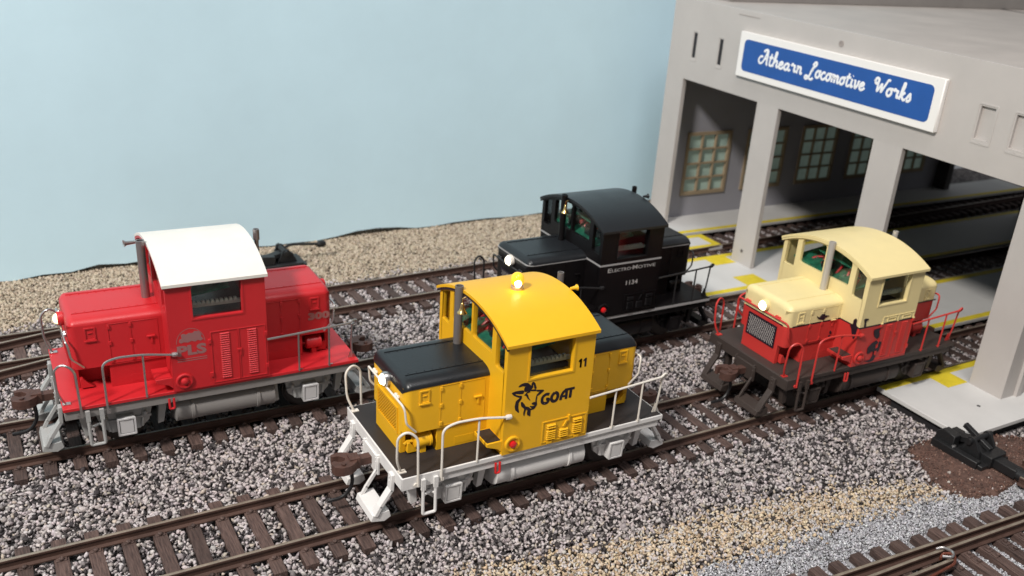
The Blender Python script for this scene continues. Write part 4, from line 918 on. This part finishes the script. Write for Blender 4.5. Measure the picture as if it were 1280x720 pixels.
        for s in (-1, 1):
            mb.lathe([(0.30, 0.0), (0.42, 0.02), (0.47, 0.03), (0.50, 0.06), (0.50, 0.14), (0.54, 0.15), (0.54, 0.18), (0.2, 0.18)], (uc, s * 0.98, 0.50), (0, -s, 0), 36)
        mb.cyl((uc, -1.2, 0.5), (uc, 1.2, 0.5), 0.08, 12); mb.box(uc - 0.3, uc + 0.3, -0.6, 0.6, 0.2, 1.1); B(mb, 'wheel_set', wheelm)
    # --- markings on the cab and hood
    F = ((0, -CV, 0), (1, 0, 0), (0, 0, 1), (0, -1, 0))
    HF = ((0, -HW, 0), (1, 0, 0), (0, 0, 1), (0, -1, 0))
    if kind == 'Y':
        mb = MB()
        for k, pl in enumerate(GOAT):
            mb.prism([roundpoly(pl, 0.02, 2)], F, 0.001, 0.004 + 0.0004 * k); ol = roundpoly(pl, 0.02, 2); ol.append(ol[0]); mb.tube([(p[0], -CV - 0.003, p[1]) for p in ol], 0.007, 5, squash=(Vector((0, 1, 0)), 0.3))
        mb.build('goat_emblem', decal_black, cab)
        mb = MB()
        for pl, r_w in GOATTXT:
            mb.tube([(p.x, -CV - 0.003, p.y) for p in _rp_open(pl, 0.05)], r_w * 1.35, 8, squash=(Vector((0, 1, 0)), 0.08))
        mb.build('lettering', decal_black, cab)
        mb = MB()
        for a in (4.01, 4.13): mb.prism([[(a + 0.035, 3.16), (a + 0.08, 3.16), (a + 0.08, 3.37), (a + 0.045, 3.37), (a, 3.33), (a, 3.295), (a + 0.035, 3.31)]], F, 0.001, 0.005); mb.build('road_number', decal_black, cab)
    if kind == 'R':
        mb = MB(); text_mesh(mb, 'PLS', ((0, -CV, 2.25), F[1], F[2], F[3]), 2.40, 3.03, 0.26, 0.004, bold=0.05)
        arc = [(2.705 + 0.30 * math.cos(w), 2.56 + 0.30 * math.sin(w) * 1.15) for w in np.linspace(0, math.pi, 22)]
        mb.tube([(p[0], -CV - 0.002, p[1]) for p in arc], 0.006, 4, squash=(Vector((0, 1, 0)), 0.3))
        eng = [(2.46, 2.60), (2.47, 2.67), (2.52, 2.68), (2.51, 2.78), (2.56, 2.80), (2.62, 2.77), (2.68, 2.80), (2.76, 2.79), (2.80, 2.83), (2.90, 2.81), (2.95, 2.73), (2.93, 2.68), (2.98, 2.61), (2.92, 2.57), (2.86, 2.60), (2.8, 2.57), (2.72, 2.60), (2.65, 2.57), (2.56, 2.59), (2.50, 2.57)]
        mb.prism([eng], F, 0.001, 0.004)
        for zz in (2.17, 2.12): mb.prism([rect(2.39, 3.03, zz - 0.008, zz + 0.008)], F, 0.001, 0.004)
        mb.build('lettering', decal_gray, cab)
        mb = MB(); text_mesh(mb, '300', ((0, -HW, 2.33), F[1], F[2], F[3]), 5.58, 6.12, 0.20, 0.008, bold=0.06)
        mb.build('road_number', mat('decal_dim', (0.33, 0.12, 0.11), 0.5), root)
    if kind == 'B':
        mb = MB()
        for txt, a, b, hh in (('E', 2.53, 2.66, 0.125), ('LECTRO', 2.675, 3.33, 0.095), ('-', 3.34, 3.39, 0.02), ('M', 3.40, 3.57, 0.125), ('OTIVE', 3.585, 4.22, 0.095)):
            text_mesh(mb, txt, ((0, -CV, 2.76 + (0.04 if txt == '-' else 0)), F[1], F[2], F[3]), a, b, hh, 0.004, bold=0.012)
        mb.build('lettering', decal_silver, cab)
        mb = MB(); text_mesh(mb, '1134', ((0, -CV, 2.29), F[1], F[2], F[3]), 3.22, 3.64, 0.14, 0.004, bold=0.02); mb.build('road_number', decal_silver, cab)
        mb = MB(); mb.box(CF - 0.008, CR_ + 0.008, -CV - 0.008, -CV, 2.965, 3.015); mb.box(CF - 0.008, CF, -CV, CV, 2.965, 3.015)
        for a, b, z0, z1 in ((3.32, 3.57, 1.54, 1.78), (3.32, 3.57, 1.80, 1.91), (3.65, 3.90, 1.54, 1.74), (3.99, 4.25, 1.54, 1.78), (3.99, 4.25, 1.81, 1.92)): pass
        mb.build('cab_stripe', stripe_m, cab)
        mb = MB()
        for s in (-1, 1): mb.box(0.48, CF, s * HW, s * (HW + 0.008), 2.955, 2.995); mb.box(CR_, 6.03, s * HW, s * (HW + 0.008), 2.955, 2.995)
        mb.box(0.328, 0.34, -0.76, 0.76, 2.955, 2.995)
        for s in (-1, 1): mb.tube([(0.333, s * 0.76, 2.975), (0.36, s * 0.85, 2.975), (0.42, s * 0.90, 2.975), (0.49, s * 0.926, 2.975)], 0.018, 6)
        mb.build('hood_stripe', stripe_m, root)
    if kind == 'C':
        mb = MB()
        for k, pl in enumerate(CSIDE): mb.prism([roundpoly(pl, 0.03, 2)], F, 0.002, 0.018)
        for k, pl in enumerate(CFRONT): mb.prism([roundpoly([(-p[0], p[1]) for p in pl], 0.03, 2)], ((CF, 0, 0), (0, 1, 0), (0, 0, 1), (-1, 0, 0)), 0.002, 0.012)
        mb.build('animal_emblem', decal_black, cab)
        mb = MB()
        for k, pl in enumerate(CHOOD): mb.prism([roundpoly(pl, 0.02, 2)], HF, 0.005, 0.02)
        mb.build('bird_emblem', decal_black, root)
    return root
def _rp_open(pts, r): return [Vector((p.x, p.y)) for p in smooth_path([(a, b, 0) for a, b in pts], r, 4)]

GOAT = [[(2.4, 2.88), (2.49, 2.9), (2.67, 2.89), (2.7, 2.86), (2.68, 2.81), (2.6, 2.82), (2.49, 2.85), (2.49, 2.82), (2.57, 2.78), (2.65, 2.76), (2.65, 2.73), (2.58, 2.74), (2.46, 2.81)], [(2.62, 2.73), (2.66, 2.72), (2.58, 2.61), (2.58, 2.49), (2.61, 2.36), (2.52, 2.45), (2.5, 2.54), (2.52, 2.66)], [(2.55, 2.99), (2.6, 3.04), (2.69, 3.06), (2.78, 3.04), (2.86, 2.96), (2.89, 2.88), (2.85, 2.87), (2.8, 2.88), (2.73, 2.97), (2.66, 3.0), (2.6, 2.99)], [(2.7, 2.91), (2.71, 2.96), (2.8, 2.95), (2.85, 2.86), (2.99, 2.85), (3.0, 2.81), (2.81, 2.85), (2.73, 2.84), (2.7, 2.87)], [(2.87, 2.9), (2.87, 3.01), (2.9, 3.05), (2.95, 3.01), (3.0, 2.87), (2.95, 2.87), (2.93, 2.97), (2.9, 3.0), (2.91, 2.9)], [(3.0, 2.83), (3.17, 2.8), (3.19, 2.78), (3.09, 2.71), (3.03, 2.68), (3.01, 2.7), (3.07, 2.76), (3.11, 2.78), (3.02, 2.79)], [(2.72, 2.77), (2.79, 2.77), (2.82, 2.68), (2.87, 2.6), (2.8, 2.67), (2.76, 2.74)], [(2.71, 2.76), (2.78, 2.83), (2.84, 2.84), (2.85, 2.81), (2.79, 2.81), (2.74, 2.76)], [(3.01, 2.69), (3.03, 2.67), (3.02, 2.57), (3.04, 2.47), (2.98, 2.38), (2.91, 2.37), (2.85, 2.39), (2.91, 2.4), (2.96, 2.42), (3.0, 2.5), (3.0, 2.59)], [(2.91, 2.53), (2.98, 2.55), (3.0, 2.5), (2.98, 2.48), (2.92, 2.5)], [(2.86, 2.47), (2.93, 2.45), (2.97, 2.46), (2.96, 2.42), (2.91, 2.42)], [(2.64, 2.61), (2.67, 2.61), (2.72, 2.55), (2.76, 2.48), (2.84, 2.45), (2.89, 2.39), (2.89, 2.21), (2.85, 2.26), (2.84, 2.24), (2.81, 2.3), (2.82, 2.38), (2.78, 2.42), (2.76, 2.36), (2.74, 2.25), (2.72, 2.33), (2.74, 2.43), (2.66, 2.51)]]
GOATTXT = [([(3.33, 2.66), (3.25, 2.68), (3.16, 2.62), (3.16, 2.50), (3.22, 2.45), (3.31, 2.46), (3.33, 2.55), (3.26, 2.55)], 0.026), ([(3.47, 2.67), (3.40, 2.61), (3.39, 2.51), (3.45, 2.45), (3.53, 2.47), (3.56, 2.58), (3.53, 2.65), (3.47, 2.67)], 0.028), ([(3.63, 2.45), (3.64, 2.56), (3.70, 2.65), (3.77, 2.67), (3.77, 2.45)], 0.026), ([(3.65, 2.53), (3.77, 2.53)], 0.02), ([(3.72, 2.68), (3.97, 2.68)], 0.024), ([(3.88, 2.67), (3.87, 2.46)], 0.027)]
CSIDE = [[(2.41, 2.55), (2.4, 2.7), (2.35, 2.79), (2.4, 2.82), (2.54, 2.79), (2.49, 2.76), (2.44, 2.73), (2.48, 2.55)], [(2.85, 2.42), (3.11, 2.44), (3.05, 2.36), (3.11, 2.26), (3.12, 2.16), (3.04, 2.12), (2.92, 2.2), (2.86, 2.33)], [(2.78, 1.71), (2.76, 1.89), (2.88, 2.01), (3.06, 2.07), (3.14, 1.99), (3.04, 1.94), (3.07, 1.78), (3.16, 1.85), (3.15, 2.01), (3.27, 2.0), (3.25, 1.84), (3.23, 1.72), (3.08, 1.68), (2.96, 1.77), (2.86, 1.71)], [(2.73, 1.49), (2.96, 1.49), (3.03, 1.6), (3.03, 1.72), (3.14, 1.67), (3.14, 1.55), (3.1, 1.45), (2.94, 1.43)]]
CFRONT = [[(1.30, 2.51), (1.40, 2.58), (1.39, 2.7), (1.46, 2.77), (1.51, 2.74), (1.51, 2.6), (1.58, 2.55), (1.57, 2.45), (1.55, 2.22), (1.51, 2.17), (1.44, 2.28), (1.38, 2.43)]]
CHOOD = [[(1.93, 2.07), (2.0, 2.09), (2.04, 2.02), (2.01, 1.98)], [(1.95, 2.15), (1.98, 2.23), (2.04, 2.16), (2.02, 2.1)], [(1.33, 2.76), (1.4, 2.66), (1.62, 2.59), (1.67, 2.66), (1.82, 2.69), (1.65, 2.73), (1.62, 2.78), (1.53, 2.78), (1.44, 2.69)]]

locomotive(dict(kind='Y', x=0, y=0, a=0, label='yellow locomotive with a black hood top, goat emblem and amber roof beacon', upper=yellow, lower=yellow, cap=black, roof=yellow, trim=decal_black, deck=deckblack, sill=white, foot=white, under=white, tank=white, jbox=white, jlid=white, rail=offwhite, stepm=white, handle=redlens, mesh=yellow, lampring=steel, stack=(2.14, 0.44), stackm=stackgray, pipem=stackgray, pipev=-0.3))
locomotive(dict(kind='R', x=-5.536, y=5.388, a=-0.0075, label='bright red locomotive with a white cab roof and PLS lettering', upper=red, lower=red, roof=roofwhite, trim=red, deck=red, sill=grayp, foot=silver, under=silver, tank=grayp, jbox=silver, jlid=lidm, rail=steel, stepm=silver, handle=red, mesh=red, lampring=red, stack=(2.08, -0.10), stackm=stacksteel, pipem=stacksteel, pipev=0.2))
locomotive(dict(kind='C', x=10.782, y=0.103, a=-0.0179, label='cream and red two-tone locomotive with a dark brown frame nosing out of the engine house', upper=cream, lower=red2, split=2.545, roof=cream, trim=cream, deck=brown, sill=brown, foot=brown, under=brown, tank=brown, jbox=brown, jlid=brown, rail=red2, stepm=brown, handle=red2, mesh=mesh_gray, lampring=cream, stack=(2.13, -0.24), stackm=stacklight, pipem=stacklight, pipev=0.2))
locomotive(dict(kind='B', x=5.851, y=5.295, a=0.0115, label='all black locomotive with silver stripes and ELECTRO-MOTIVE lettering behind the yellow one', upper=blackbody, lower=blackbody, cap=black, roof=black, trim=blackbody, deck=blackbody, sill=blackbody, foot=blackbody, under=blackbody, tank=blackbody, jbox=blackbody, jlid=blackbody, rail=blackwire, stepm=blackwire, handle=blackbody, mesh=stackgray, lampring=offwhite, stack=(2.13, 0.28), stackm=blackbody, pipem=blackbody, pipev=-0.28))
